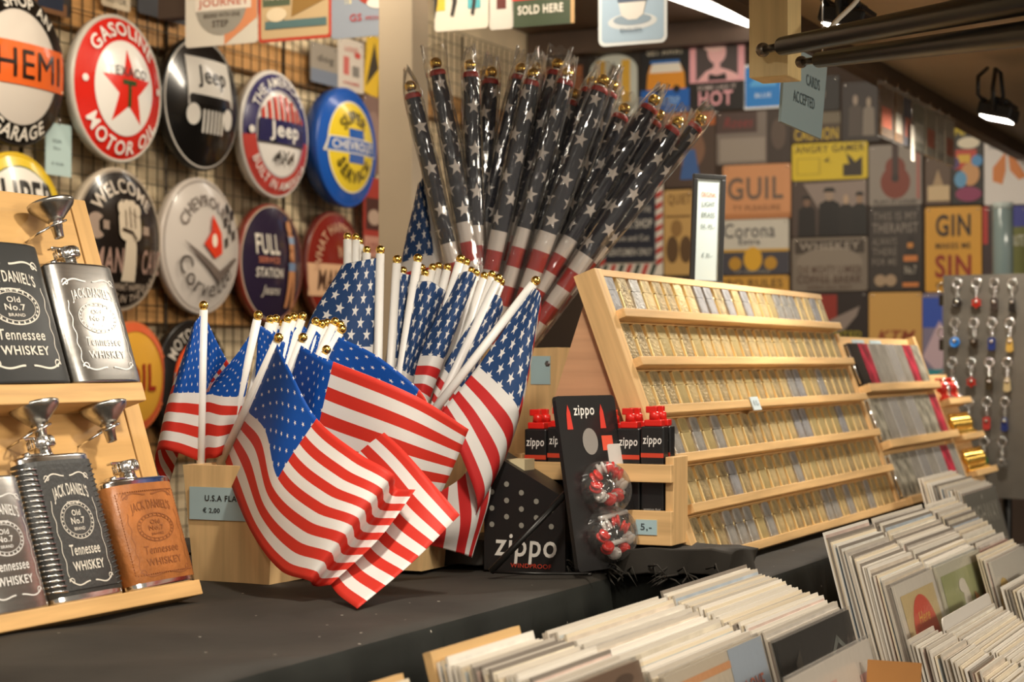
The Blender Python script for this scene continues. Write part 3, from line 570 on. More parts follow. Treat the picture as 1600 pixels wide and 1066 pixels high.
B(1238, 282, 1356, 369, 'dark tin sign of four suited men in flat caps', '#4a3b34', [('p', [(.15, .95), (.98, .98), (.98, .3), (.4, .4)], '#8f8078'), *man(.2, .0, .72, .12, '#17110f', '#7c5f4c', '#120d0b'), *man(.5, .0, .85, .15, '#120d0c', '#a08a78', '#0e0a09'), *man(.72, .0, .75, .1, '#1a1513', '#b59a80'), *man(.9, .0, .76, .1, '#14100e', '#9a7c62', '#120d0b')])
B(1238, 371, 1356, 455, 'grey brown tin sign with an arch of letters and coffee wording', '#776c60', [('r', .04, .7, .96, .94, '#3f352d'), ('e', .5, .52, .44, .30, '#867b6e'), ('t', 'WHISKEY', .5, .84, .8, .14, '#a2978a', .03), ('t', 'THE MIGHTY LUMBER', .5, .40, .84, .15, '#5a4439', .03), ('t', 'COFFEE BREAK', .5, .22, .86, .15, '#5a4439', .03), ('t', 'OPEN ALL DAY', .5, .07, .6, .06, '#5a4439')])
B(1358, 322, 1441, 454, 'dark tin sign with stacked grey words and a bottle', '#332b27', [('t', 'THIS IS MY', .5, .88, .84, .10, '#7f766d', .02), ('t', 'THERAPIST', .5, .74, .86, .12, '#8a8077', .04), ('t', 'ALWAYS', .3, .58, .46, .09, '#7f766d'), ('t', 'THERE', .3, .46, .46, .09, '#7f766d'), ('t', 'FOR ME', .3, .34, .46, .08, '#7f766d'), ('p', [(.64, .03), (.94, .03), (.94, .38), (.84, .5), (.84, .64), (.73, .64), (.73, .5), (.64, .38)], '#241c18'), ('r', .64, .04, .94, .09, '#c87a3c'), ('r', .66, .34, .92, .41, '#c87a3c'), ('r', .73, .5, .84, .56, '#c8853c'), ('t', 'No.7', .79, .24, .22, .1, '#b0a799'), ('e', .22, .12, .11, .07, '#a38b70'), ('e', .42, .12, .11, .07, '#a38b70')])
B(1446, 323, 1534, 456, 'amber tin sign with large dark and red capital words', '#d99f34', [('t', 'GIN', .5, .78, .62, .26, '#2f1d12', .06), ('t', 'MAKES ME', .5, .54, .62, .07, '#3a2416', .03), ('t', 'SIN', .5, .30, .64, .27, '#962a17', .06), ('t', 'EVERY WEEKEND', .5, .08, .6, .05, '#3a2416')])
B(1536, 323, 1552, 470, 'narrow dark red edged tin sign behind the clear tube', '#3a2a2c', [('r', 0, .6, .5, 1, '#b5322c')])
B(1570, 322, 1606, 430, 'blue and olive tin sign at the right edge', '#6f7338', [('r', 0, .7, 1, 1, '#3a3f98'), ('t', 'ROUTE', .5, .5, .7, .16, '#d8d6c8')])
B(1238, 457, 1356, 530, 'black tin sign with a red figure and grey hand', '#241a18', [('r', .1, .4, .6, .95, '#8c2a1f'), ('p', [(.2, .1), (.5, .4), (.9, .7), (.86, .5), (.7, .2), (.4, .05)], '#8a7c74'), ('t', 'WANTED', .62, .1, .6, .14, '#a89a2c', .03)])
B(1358, 457, 1441, 570, 'tan weathered tin sign with red brown slanted letters', '#c79a52', [('t', 'KTM', .52, .40, .72, .15, '#8d3c1c', .06, .3), ('r', .0, .0, 1, .06, '#a57c3c')])
B(1442, 458, 1486, 600, 'blue and pink tin sign beside the key ring rack', '#7d7690', [('r', 0, .62, .7, .95, '#2e4fb0'), ('p', [(0, .3), (.6, .7), (1, .4), (.6, .1)], '#c2a9b4'), ('r', 0, 0, 1, .16, '#2f8a94')])
B(938, 275, 1036, 432, 'barber tin sign, navy centre inside a red and white striped border', '#ded6ca', [*[('p', [(-.0+.13*i, 0), (.07+.13*i, 0), (.14+.13*i, .12), (.07+.13*i, .12)], ('#b8352c' if i % 2 else '#2b3a33')) for i in range(7)], *[('p', [(0.9, .1+.11*i), (1, .14+.11*i), (1, .19+.11*i), (.9, .15+.11*i)], '#b8352c') for i in range(8)], *[('p', [(0, .1+.11*i), (.1, .14+.11*i), (.1, .19+.11*i), (0, .15+.11*i)], '#b8352c') for i in range(8)], ('r', .1, .14, .9, .9, '#1d2130'), ('t', 'WELCOME TO THE', .5, .66, .66, .06, '#b9b4ac'), ('t', 'BARBER SHOP', .5, .52, .7, .09, '#c9c4ba', .04), ('t', 'Shave and Cut', .5, .38, .6, .06, '#b9b4ac'), ('t', 'GENTLEMEN ONLY', .5, .24, .7, .07, '#c9c4ba')])
B(1038, 297, 1082, 430, 'tan tin sign with dark oval faces beside the barber sign', '#c09a5c', [('t', 'QUIET', .55, .88, .8, .14, '#6b4a22', .04), ('e', .3, .30, .22, .16, '#5c4327'), ('e', .78, .30, .22, .16, '#5c4327'), ('r', .05, .68, .95, .7, '#6b4a22'), ('e', .45, .55, .2, .1, '#8f6c3c')])
B(1084, 345, 1120, 440, 'brown tin sign partly behind the framed price card', '#57402e', [('r', .1, .1, .9, .5, '#a07a48')])
B(1060, 432, 1114, 470, 'dark tin sign showing just above the lighter rack', '#2e211b', [('r', .1, .3, .9, .7, '#7d2f22')])
B(844, 190, 936, 420, 'dark brown tin sign hidden behind the rolled flags', '#3a2a22', [('r', .1, .55, .9, .9, '#6b5443'), ('t', 'CAFE', .5, .4, .7, .14, '#8a7765')])
# signs hanging on the near cross beam
HB = Fr(FW(3.78, 0, 0), N, UP, -D); G = 'tin signs hanging from the cross beam'
Hs = lambda *a, **k: tin_sign(HB, *a, group=G, **k)
Hs(291, -60, 403, 71, 'pale tin sign with a round grey and orange travel motif', '#c9c3b6', [('p', [(.55, 0), (1, .3), (1, .6), (.55, .6)], '#c9835a'), ('e', .5, .5, .36, .38, '#8e8a80'), ('r', .14, .42, .92, .58, '#d5ccbf'), ('t', 'JOURNEY', .54, .50, .7, .12, '#b0553e', .04), ('t', 'Enjoy', .5, .70, .36, .11, '#5b4a3d', .01, .3), ('t', 'BEGINS WITH ONE', .52, .36, .5, .05, '#4e463d'), ('t', 'STEP', .5, .26, .22, .08, '#4e463d')])
Hs(405, -60, 519, 63, 'red bordered tin sign with green label and coffee scene', '#b9a079', [('r', .06, .45, .44, .85, '#4f5a45'), ('t', 'COFFEE', .25, .72, .3, .10, '#d9cfb8'), ('t', 'HOUSE', .25, .58, .3, .10, '#d9cfb8'), ('p', [(.46, .3), (.95, .5), (.95, .85), (.5, .8)], '#8c6a34'), ('e', .68, .62, .14, .1, '#3b2c20'), ('r', .1, .16, .94, .26, '#4e6b6d'), ('e', .26, .34, .14, .09, '#d4c3a4')], border='#b23a26')
Hs(519, -60, 612, 58, 'grey blue tin sign with a red cap and cream letters', '#8b93a0', [('t', 'THE', .28, .62, .12, .34, '#d8cba0', .03), ('e', .66, .62, .24, .2, '#a33826'), ('e', .8, .44, .2, .08, '#d9d4cc'), ('t', 'GS', .42, .26, .2, .1, '#a8383c', .04), ('t', 'SPECIAL', .7, .24, .24, .05, '#a8383c')])
Hs(680, -60, 764, 47, 'cream tin sign with dark fish on yellow and teal', '#d8d0c0', [('r', .0, .3, .2, 1, '#d9b53a'), ('r', .62, .3, .86, 1, '#4fa6b0'), ('p', [(.36, .2), (.42, .4), (.48, .95), (.3, .95), (.34, .4), (.3, .22)], '#26211d'), ('p', [(.74, .2), (.78, .4), (.84, .95), (.66, .95), (.71, .4), (.68, .22)], '#26211d'), ('p', [(.0, .16), (.06, .4), (.1, .9), (.0, .9)], '#26211d')])
Hs(766, -60, 803, 46, 'white tin sign with a dark red bottle', '#cfc8be', [('p', [(.3, .3), (.7, .3), (.7, .8), (.58, 1), (.42, 1), (.3, .8)], '#5c231c')])
Hs(801, -60, 899, 40, 'green and red tin sign saying sold here in white', '#3d4a34', [('r', 0, .42, .94, .95, '#c9352a'), ('t', 'Cold Drinks', .5, .62, .8, .2, '#efe6da', .02, .3), ('t', 'SOLD HERE', .46, .26, .72, .14, '#e9e2d4', .05), ('r', .94, 0, 1, 1, '#c7a06e')])
Hs(936, -75, 1043, 70, 'pale blue tin sign with a tea cup and white border', '#a9c2d8', [('e', .5, .25, .36, .09, '#d8dde0'), ('e', .5, .27, .28, .06, '#8fa3b5'), ('p', [(.27, .55), (.73, .55), (.66, .32), (.56, .27), (.44, .27), (.34, .32)], '#e3e0da'), ('p', [(.27, .55), (.73, .55), (.71, .46), (.29, .46)], '#4b5f78'), ('e', .5, .55, .23, .045, '#c9764c'), ('t', 'Tea Time', .5, .74, .5, .08, '#4d5f74', .01, .2), ('t', 'ENGLISH', .48, .16, .3, .04, '#5a6e84')], border='#e6ebee', rr=.014)
BM = Fr(FW(3.80, 0, 0), N, UP, -D)
tag(MB().box(-2.7, -.35, 2.02, 2.12, -.05, -.004, mat('cross beam', '#3e3026', .6, var=.2, vs=6), BM.M).build('cross_beam'), 'dark cross beam from which the upper tin signs hang', 'beam')
# plates on the left wall
G = 'tin signs at the end of the left wall'
Lw = lambda *a, **k: tin_sign(WL, *a, group=G, z=.05, **k)
Lw(484, 70, 526, 132, 'grey blue tin plate with a short dark word', '#8f8578', [('t', 'dog', .55, .62, .6, .24, '#4b453d', .02), ('r', 0, 0, 1, .35, '#6f7684')])
Lw(527, 62, 567, 143, 'white tin plate with small red print', '#c9bdb0', [('r', .2, .3, .42, .65, '#c0655c'), ('t', 'LOVE', .5, .8, .5, .1, '#c0655c'), ('e', .74, .72, .12, .06, '#c0453c'), ('r', .55, .3, .8, .5, '#7d7770'), ('t', 'HOME', .5, .15, .6, .06, '#c0655c')])
Lw(570, 56, 592, 150, 'yellow and black tin plate beside the post', '#d9b02c', [('p', [(.1, .1), (.9, .5), (.5, .9)], '#3a3020')], tilt=-8)
Lw(567, 150, 596, 272, 'dusky pink brown tin plate beside the post', '#7d6258', [('e', .5, .5, .4, .3, '#94786c')])
Lw(567, 278, 598, 402, 'red tin plate with dark and cream picture beside the post', '#a33a30', [('r', .1, .34, .9, .74, '#4b2b26'), ('e', .5, .5, .3, .1, '#b59b88'), ('r', 0, 0, 1, .26, '#c08a78'), ('t', 'LOVE', .5, .12, .6, .12, '#8c4438')])
Lw(-10, -50, 108, 14, 'dark navy tin plate at the top left corner', '#2a2320', [('r', .5, .0, .95, .3, '#6e4a2e'), ('r', .55, .12, .9, .6, '#1c2436')])
Lw(158, -50, 202, 14, 'pale grey tin plate at the top edge', '#bfae94', [('t', 'MOTOR', .5, .2, .7, .14, '#4e463c')])
Lw(214, -60, 291, 30, 'dark slate tin plate with a brown shield', '#2b2a30', [('p', [(.35, .7), (.65, .7), (.65, .4), (.5, .2), (.35, .4)], '#6b3a24')])
# ================================================================== flask display (leaning board with two ledges)
FD = leaned(1.91, 1.352, TZ+.006, 18)
t = thing('flask_display', 'leaning pine display board with two ledges of hip flasks', 'display board', FD.M)
XR, TOPY = FD.hit(131, 314); DW = .62-XR
ZL = .055; XL, YL1 = FD.hit(312, 905, ZL); YL0 = FD.hit(312, 941, ZL)[1]; XU, YU1 = FD.hit(222, 597, .048); YU0 = FD.hit(222, 626, .048)[1]
MB().box(-DW, XR-.033, 0, TOPY, -.018, 0, wood('board', '#cfa468', 'x', .12)).build('back_board', t)
MB().box(XR-.031, XR, 0, TOPY, -.020, .002, wood('board', '#cfa468', 'y', .12), bev=.001).build('side_strip', t)
LY = YU1
MB().box(-DW, XL, max(YL0, -.014), YL1, .0, ZL, KX, bev=.0015).build('ledge', t)
MB().box(-DW, XU, YU0, YU1, .0, .048, KX, bev=.0015).build('ledge', t)
for xx in (XR-.03, -.5): MB().box(xx, xx+.02, .02, TOPY*.8, -.10, -.018, KY).build('rear_strut', t)
MB().lathe([(.006, 0), (.006, .001), (0, .0012)], mat('knot', '#8a5a2c', .6), 10, Matrix.Translation((XR-.016, .30, .002))).build('knot', t)
LETW = C('#d9d2c4', .5); ETCH = mat('etched print', (.82, .80, .76), .55, .6); TOOLED = mat('tooled leather', (.25, .085, .025), .5)
def flask(u0, u1, vb, vt, yb, label, kind):
    zz = .034; xa, _ = FD.hit(u0, vb, zz); xb, _ = FD.hit(u1, vb, zz); W_ = xb-xa; Hh = FD.hit((u0+u1)/2-(vb-vt)*.22, vt, zz)[1]-yb; T = .030
    t = thing('hip_flask', label, 'flask', FD.sub((xa+xb)/2, yb+.0005, .036))
    body = {'black': mat('matte black enamel', (.020, .021, .020), .42), 'steel': STEEL, 'leather': mat('brown leather', (.36, .13, .035), .42, var=.25, vs=30, bump=.3, bs=160), 'stitched': mat('grey black leather', (.035, .036, .034), .48, bump=.25, bs=200)}[kind]
    def sec(k, n=40, f=1.):
        out = []
        for i in range(n):
            a = 2*math.pi*i/n; c, s = math.cos(a), math.sin(a)
            out.append((f*k*W_/2*math.copysign(abs(c)**.55, c), f*(T/2)*math.copysign(abs(s)**.72, s)))
        return out
    zf = lambda x: T/2*max(0, 1-abs(2*x/W_)**3.2)**(.4)
    def loft(levels, m):
        P = [[(a, y, b) for a, b in sec(1, f=f)] for y, f in levels]; P = [r+[r[0]] for r in P]; mb = MB(); mb.grid([r[::-1] for r in P], m)
        mb.add(P[0][:-1], [list(range(40))], m); mb.add(P[-1][:-1], [list(range(40))[::-1]], m); return mb
    e = .003
    if kind in ('black', 'steel'): skin = loft([(0, .95), (.001, .985), (e, 1), (Hh-e, 1), (Hh-.001, .985), (Hh, .94)], body).build('body', t)
    else:
        loft([(0, .93), (.001, .965), (e, .975), (Hh-e, .975), (Hh-.001, .965), (Hh, .92)], CHROME).build('body', t)
        skin = loft([(.007, .985), (.0075, 1.0), (Hh-.0075, 1.0), (Hh-.007, .985)], body).build('leather_wrap', t)
    # neck, cap and hinge
    nx = -W_*.06
    MB().lathe([(.012, 0), (.010, .003), (.009, .012)], CHROME, 18, Matrix.Translation((nx, Hh, 0)) @ Matrix.Rotation(-math.pi/2, 4, 'X')).build('neck', t)
    cp = MB(); pr = [(.0145, 0), (.015, .001), (.015, .011), (.0135, .013), (0, .0135)]; cp.lathe(pr, CHROME, 24, Matrix.Translation((nx, Hh+.010, 0)) @ Matrix.Rotation(-math.pi/2, 4, 'X'))
    for k in range(24):
        a = 2*math.pi*k/24; cp.tube([(nx+.0152*math.cos(a), Hh+.0115, .0152*math.sin(a)), (nx+.0152*math.cos(a), Hh+.0205, .0152*math.sin(a))], .0007, CHROME, 5)
    capo = cp.build('cap', t)
    hg = MB().box(nx-.034, nx-.004, Hh+.0015, Hh+.0045, -.0045, .0045, CHROME, bev=.001); hg.tube([(nx-.034, Hh+.003, -.007), (nx-.034, Hh+.003, .007)], .003, CHROME, 10)
    hg.box(nx-.03, nx+.0, Hh+.0205, Hh+.0235, -.004, .004, CHROME, bev=.001); hg.build('hinge_arm', capo)
    if kind == 'stitched':
        k = 24
        for sg in (-1, 1):
            lp = MB()
            for i in range(k):
                y = .014+(Hh-.028)*i/(k-1)
                lp.tube([(sg*W_*.35, y-.002, zf(W_*.35)+.001), (sg*W_*.44, y, zf(W_*.44)+.0022), (sg*W_*.492, y+.001, .003), (sg*W_*.49, y+.002, -.006)], .0016 if sg < 0 else .0011, CHROME if sg < 0 else body, 6)
            lp.build('stitching', t)
        pn = MB(); n = 12; pn.grid([[(W_*(-.36+.72*j/n), y, zf(W_*(-.36+.72*j/n))+.0016) for j in range(n+1)] for y in (.012, Hh-.012)], body); pn.build('front_panel', t)
    if kind == 'leather':
        sp = MB(); ny = 30
        for i in range(ny):
            y = .016+(Hh-.032)*i/ny
            for sg in (-1, 1): sp.box(sg*W_*.44-.0006, sg*W_*.44+.0006, y, y+.0022, zf(W_*.44), zf(W_*.44)+.0012, TOOLED)
        for i in range(26):
            x = -W_*.42+W_*.84*i/26
            for y in (.0155, Hh-.0165): sp.box(x, x+.0022, y-.0006, y+.0006, zf(x), zf(x)+.0012, TOOLED)
        sp.build('seam_stitching', t)
    m = {'black': LETW, 'stitched': LETW, 'steel': ETCH, 'leather': TOOLED}[kind]; ez = .0022 if kind == 'stitched' else .0007
    mb = MB(); k = .92 if kind != 'stitched' else .74; xo = 0.0; ww = W_*k
    def put(vs, fs): mb.add([(a, b, zf(a)+ez) for a, b in vs], fs, m)
    def word(vs, fs): MB().add([(a, b, zf(a)+ez) for a, b in vs], fs, m).build('lettering', skin)
    def yb_(f): return Hh*f
    vs, fs = fit("JACK DANIEL'S", 0, 0, ww*.66, Hh*.11, .035)
    word([(a, b+yb_(.74)-(a/ww)**2*Hh*.30) for a, b in vs], fs)
    if kind != 'leather': word(*fit('OLD TIME', 0, yb_(.655), ww*.24, Hh*.022, .02))
    for (rx, ry, wd) in ((.30, .128, .010), (.25, .103, .006)):
        P = [(ww*rx*math.cos(a*math.pi/18), yb_(.535)+Hh*ry*math.sin(a*math.pi/18)) for a in range(37)]
        for q in ribbon(P, wd*ww): put(q, [(3, 2, 1, 0)])
    for a in range(24): put(ell(ww*.275*math.cos(a*math.pi/12), yb_(.535)+Hh*.116*math.sin(a*math.pi/12), ww*.012, ww*.012, 6), [list(range(6))])
    word(*fit('Old', 0, yb_(.585), ww*.16, Hh*.04, .03)); word(*fit('No.7', 0, yb_(.53), ww*.25, Hh*.045, .03)); word(*fit('BRAND', 0, yb_(.475), ww*.2, Hh*.022, .03))
    word(*fit('Tennessee', 0, yb_(.335), ww*.56, Hh*.075, .02, .12)); word(*fit('WHISKEY', 0, yb_(.225), ww*.58, Hh*.065, .045))
    for sg in (-1, 1):      # scroll frame
        side = [(sg*ww*(.40+.012*math.sin(i*1.1)), yb_(.16+.52*i/22)) for i in range(23)]
        for q in ribbon(side, .010*ww): put(q, [(3, 2, 1, 0)])
        for cy, dr in ((.10, 1), (.86, -1)):
            P = [(sg*ww*(.41-.36*(i/16)), yb_(cy+dr*(.05*(1-i/16)**2-.018*math.sin(i/16*math.pi*1.5)))) for i in range(17)]
            for q in ribbon(P, .016*ww): put(q, [(3, 2, 1, 0)])
            P = [(sg*ww*(.36+.05*(1-a/14)*math.cos(a*.5)), yb_(cy+dr*.03)+ww*.05*(1-a/14)*math.sin(a*.5)) for a in range(13)]
            for q in ribbon(P, .012*ww): put(q, [(3, 2, 1, 0)])
    q = mb.build('scroll_ornament', skin); q['kind'] = 'stuff'
    return t
flask(-42, 100, 590, 386, LY, 'matte black hip flask with white label lettering, upper ledge left', 'black')
flask(105, 209, 590, 420, LY, 'plain brushed steel hip flask with etched label, upper ledge', 'steel')
flask(-44, 66, 944, 752, YL1, 'brushed steel hip flask cut by the left edge, lower ledge', 'steel')
flask(70, 186, 932, 716, YL1, 'black hip flask with chrome laced edges, middle of lower ledge', 'stitched')
flask(194, 298, 911, 752, YL1, 'brown leather covered hip flask at the end of lower ledge', 'leather')
def funnel(u, v, label, r=.027):
    x, y = FD.hit(u, v, .03)
    t = thing('funnel', label, 'funnel', FD.sub(x, y, .034), 'small steel funnels on the flask display')
    RX = Matrix.Rotation(-math.pi/2, 4, 'X')
    MB().lathe([(r, .012), (r+.0015, .011), (r+.001, .008), (r-.001, .004), (.009, -.013), (.0075, -.014), (.006, -.033), (.0052, -.033), (.006, -.013), (r-.003, .006), (r-.0015, .012)], STEEL, 28, RX, cap=False).build('cone', t)
    MB().lathe([(.0078, -.012), (.0078, -.020), (.006, -.0205)], CHROME, 18, RX, cap=False).build('collar', t)
    MB().tube([(.013*math.cos(a), -.016+.004*math.cos(a), .013*math.sin(a)) for a in [i*math.pi/8 for i in range(16)]], .0016, CHROME, 6, True).build('hanging_ring', t)
    MB().tube([(-.013, -.02, 0), (-.026, -.026, -.01), (-.02, -.028, -.034)], .0014, CHROME, 6).build('peg', t)
funnel(78, 333, 'steel funnel hanging at the top of the flask board')
funnel(52, 650, 'steel funnel under the upper ledge above the laced flask')
funnel(160, 650, 'steel funnel under the upper ledge above the leather flask')
# ================================================================== flag boxes
def flare_box(name, label, bl, br, tl, tr, yb, depth, th=.012):       # front corners in world, depth along +D
    t = thing(name, label, 'box', None); dd = D*depth
    def panel(nm, P, nrm, m):
        P = [Vector(p) for p in P]; n = nrm.normalized()*th; mb = MB(); mb.add(P+[p+n for p in P], [(0, 1, 2, 3), (7, 6, 5, 4), (0, 4, 5, 1), (1, 5, 6, 2), (2, 6, 7, 3), (3, 7, 4, 0)], m); return mb.build(nm, t)
    panel('front_panel', (bl, br, tr, tl), D, BOXZ); panel('back_panel', (bl+dd, tl+dd, tr+dd, br+dd), -D, BOXZ)
    e = D*th; panel('side_panel', (bl+e, tl+e, tl+dd-e, bl+dd-e), N, BOXZ); panel('side_panel', (br+e, br+dd-e, tr+dd-e, tr+e), -N, BOXZ)
    panel('bottom', (bl+e, bl+dd-e, br+dd-e, br+e), UP, BOXZ); return t
def tpt(u, v): r = ray(u, v); return Vector((0, 0, EYE))+r*((TZ+.002-EYE)/r.z)      # point on the table top
def along(p, u):                                                     # slide p along the N axis until it projects to column u
    k = (u-800)/FPX; return p+N*((k*p.y-p.x)/(N.x-k*N.y))
def lift(p, u, h): q = p+UP*h; return along(q, u)
bl = tpt(303, 908); br = along(bl, 421)
sb = flare_box('flag_box', 'small pine box holding the small flags with a price card', bl, br, lift(bl, 286, .150), lift(br, 430, .150), 0, .13)
MB().box(0, .0008, 0, .5, 0, 0, BOXZ)
cdp = lift(bl, 298, .122)
CF = Fr(cdp-D*.0015, N, UP, -D)
t = thing('price_card', 'pale blue price card on the small flag box', 'price card', CF.M)
MB().box(0, .088, -.042, 0, 0, .0009, C('#a9c0c4', .5)).build('card', t)
mb = MB()
for s, cx, cy, w in (('U.S.A FLAG', .052, -.014, .056), ('€ 2,00', .034, -.030, .026)):
    vs, fs = fit(s, cx, cy, w, .0078 if cy > -.02 else .0075, .05); MB().add([(a, b, .0013) for a, b in vs], fs, C('#1d1d1c', .5)).build('lettering', t)
br = tpt(659, 893); bl = along(br, 520)
flare_box('flag_box', 'pine box behind the front flags holding medium flags', bl, br, lift(bl, 512, .155), lift(br, 668, .155), 0, .12)
br = tpt(838, 863); bl = along(br, 640)
bb = flare_box('flag_box', 'tall pine box with bolts holding the wrapped flags', bl, br, lift(bl, 632, .30), lift(br, 870, .305), 0, .16, .016)
for f, in ((.08,), (.5,), (.92,)):
    p = lift(br, 838+32*f, .305*f)-N*.012; M = Fr(p, N, UP, -D).M
    MB().lathe([(.0048, 0), (.0048, .0015), (.003, .0028), (0, .003)], mat('bolt', (.3, .3, .3), .35, 1.), 6, M, False).build('bolt', bb)
p = lift(br, 868, .30)
tag(MB().box(-.04, -.008, -.05, -.008, .0005, .0013, C('#a9c6cc', .5), Fr(p, N, UP, -D).M).build('price_card'), 'blank pale blue card on the tall flag box', 'price card')
# ================================================================== flags with cloth
def hermite(ts, ps, t):
    n = len(ts); i = 0
    while i < n-2 and t > ts[i+1]: i += 1
    def tan(k):
        if k == 0: return (ps[1]-ps[0])/(ts[1]-ts[0])
        if k == n-1: return (ps[-1]-ps[-2])/(ts[-1]-ts[-2])
        return (ps[k+1]-ps[k-1])/(ts[k+1]-ts[k-1])
    h = ts[i+1]-ts[i]; x = (t-ts[i])/h; a, b = tan(i)*h, tan(i+1)*h
    return ps[i]*(2*x**3-3*x**2+1)+a*(x**3-2*x**2+x)+ps[i+1]*(-2*x**3+3*x**2)+b*(x**3-x**2)
V3 = [1, 6/13, 0]
def cloth_mesh(us, cols, m, vs=V3, nu=44, nv=28, rip=.0016, seed=0):
    P = [[at(*q) for q in c] for c in cols]; order = sorted(range(len(vs)), key=lambda k: vs[k]); tv = [vs[k] for k in order]
    verts, uv, faces = [], [], []
    for i in range(nu+1):
        u = us[0]+(us[-1]-us[0])*i/nu; cp = [hermite(us, [P[c][k] for c in range(len(us))], u) for k in order]
        for j in range(nv+1):
            v = tv[0]+(tv[-1]-tv[0])*j/nv; p = hermite(tv, cp, v)
            p = p+Vector((.3, -1, 0))*rip*math.sin(u*15+v*4+seed)*min(1, u*5)
            verts.append(p); uv.append((u, v))
    for i in range(nu):
        for j in range(nv): a = i*(nv+1)+j; faces.append((a, a+nv+1, a+nv+2, a+1))
    me = bpy.data.meshes.new('cloth'); me.from_pydata([tuple(p) for p in verts], [], faces); me.materials.append(m)
    L = me.uv_layers.new(name='UVMap')
    for lp in me.loops: L.data[lp.index].uv = uv[lp.vertex_index]
    me.polygons.foreach_set('use_smooth', [True]*len(faces)); me.update(); return me
def flag_stick(t, top, bot, r, R):
    A, B = at(*top), at(*bot)
    MB().tube([B, A], r, WHITEPL, 10).build('stick', t); d = (A-B).normalized()
    mb = MB().ball(A+d*(R*.9), R, GOLD, 14); mb.tube([A-d*.001, A+d*R*.4], r*.75, GOLD, 10); mb.build('finial', t)
def flag(label, top, bot, sheets, m, r=.0056, R=.0062, group=None, name='hand_flag'):
    t = thing(name, label, 'flag', None, group); flag_stick(t, top, bot, r, R)
    for k, sh in enumerate(sheets):
        us, cols = sh[:2]; o = link('cloth', cloth_mesh(us, cols, m, sh[2] if len(sh) > 2 else V3, seed=k+len(label)), t); s = o.modifiers.new('thickness', 'SOLIDIFY'); s.thickness = .0007
    return t
GS = 'small flags in the front box'; GM = 'medium flags behind the small flags'; YS = 2.50
# front flag sweeping to the right
flag('small flag in front, wide red and white sweep over its box', (433, 533, 2.44), (335, 745, 2.56), [([0, .16, .4, .66, .84, .9, 1], [
    [(433, 538, 2.434), (388, 644, 2.49), (352, 722, 2.535)], [(452, 578, 2.40), (414, 672, 2.42), (365, 768, 2.45)],
    [(495, 654, 2.36), (434, 748, 2.355), (396, 838, 2.37)], [(560, 708, 2.31), (492, 800, 2.29), (440, 893, 2.29)], [(616, 742, 2.285), (550, 822, 2.255), (484, 908, 2.24)], [(618, 762, 2.335), (556, 842, 2.30), (490, 916, 2.275)], [(648, 765, 2.31), (590, 844, 2.27), (516, 914, 2.245)]])], FLAG_S, group=GS)
flag('small flag whose square striped end hangs lowest', (507, 552, 2.52), (400, 750, 2.57), [([0, .35, .62, .82, 1], [
    [(500, 566, 2.515), (470, 640, 2.535), (440, 690, 2.55)], [(560, 640, 2.45), (510, 730, 2.45), (460, 810, 2.44)],
    [(627, 700, 2.38), (562, 800, 2.36), (500, 882, 2.33)], [(673, 752, 2.35), (597, 850, 2.31), (524, 924, 2.24)], [(719, 805, 2.33), (642, 880, 2.27), (558, 951, 2.19)]])], FLAG_S, group=GS)
flag('small flag with canton facing, stripes bending over to the right', (471, 533, 2.47), (385, 750, 2.57), [([0, .2, .4, .74, 1], [
    [(470, 540, 2.465), (438, 640, 2.50), (405, 730, 2.53)], [(497, 556, 2.445), (466, 676, 2.46), (438, 775, 2.48)], [(521, 565, 2.43), (489, 700, 2.44), (460, 800, 2.45)],
    [(652, 620, 2.40), (613, 742, 2.41), (578, 845, 2.43)], [(732, 671, 2.43), (697, 756, 2.44), (655, 830, 2.46)]])], FLAG_S, group=GS)
flag('small flag with blue canton fanned behind the front flags', (531, 520, 2.56), (395, 752, 2.58), [([0, .2, .42, 1], [
    [(528, 526, 2.556), (500, 590, 2.56), (470, 660, 2.57)], [(588, 556, 2.53), (560, 640, 2.54), (530, 720, 2.55)], [(658, 612, 2.50), (625, 690, 2.51), (590, 760, 2.52)], [(668, 660, 2.49), (640, 730, 2.50), (610, 790, 2.51)]])], FLAG_S, group=GS)
flag('small flag on the upright stick at the far left of the box', (318, 484, 2.50), (312, 790, 2.53), [([0, .25, .5, .75, 1], [
    [(316, 490, 2.50), (312, 614, 2.51), (309, 720, 2.52)], [(304, 505, 2.49), (284, 614, 2.49), (272, 706, 2.49)], [(298, 530, 2.51), (265, 620, 2.50), (246, 705, 2.50)], [(306, 560, 2.54), (268, 660, 2.53), (246, 735, 2.53)], [(318, 580, 2.56), (285, 690, 2.56), (262, 765, 2.55)]]),
    ([0, .22, .4, .62], [[(319, 492, 2.51), (316, 614, 2.525), (313, 715, 2.53)], [(338, 532, 2.515), (322, 620, 2.53), (318, 705, 2.54)], [(354, 562, 2.52), (322, 614, 2.54), (318, 690, 2.55)], [(361, 574, 2.53), (326, 618, 2.55), (320, 690, 2.56)]])], FLAG_S, group=GS)
flag('small flag between the upright stick and the front flag', (402, 499, 2.50), (340, 770, 2.57), [([0, .22, .4, .7, 1], [
    [(400, 508, 2.505), (383, 620, 2.53), (362, 700, 2.55)], [(371, 552, 2.505), (350, 620, 2.52), (338, 715, 2.53)], [(336, 594, 2.51), (322, 618, 2.525), (322, 718, 2.535)], [(328, 618, 2.53), (318, 660, 2.54), (318, 740, 2.54)], [(330, 640, 2.55), (322, 690, 2.55), (322, 750, 2.55)]]),
    ([0, .2, .4], [[(404, 506, 2.53), (398, 600, 2.545), (392, 690, 2.56)], [(424, 520, 2.53), (412, 610, 2.54), (404, 690, 2.55)], [(446, 536, 2.53), (428, 620, 2.54), (414, 700, 2.55)]])], FLAG_S, group=GS)
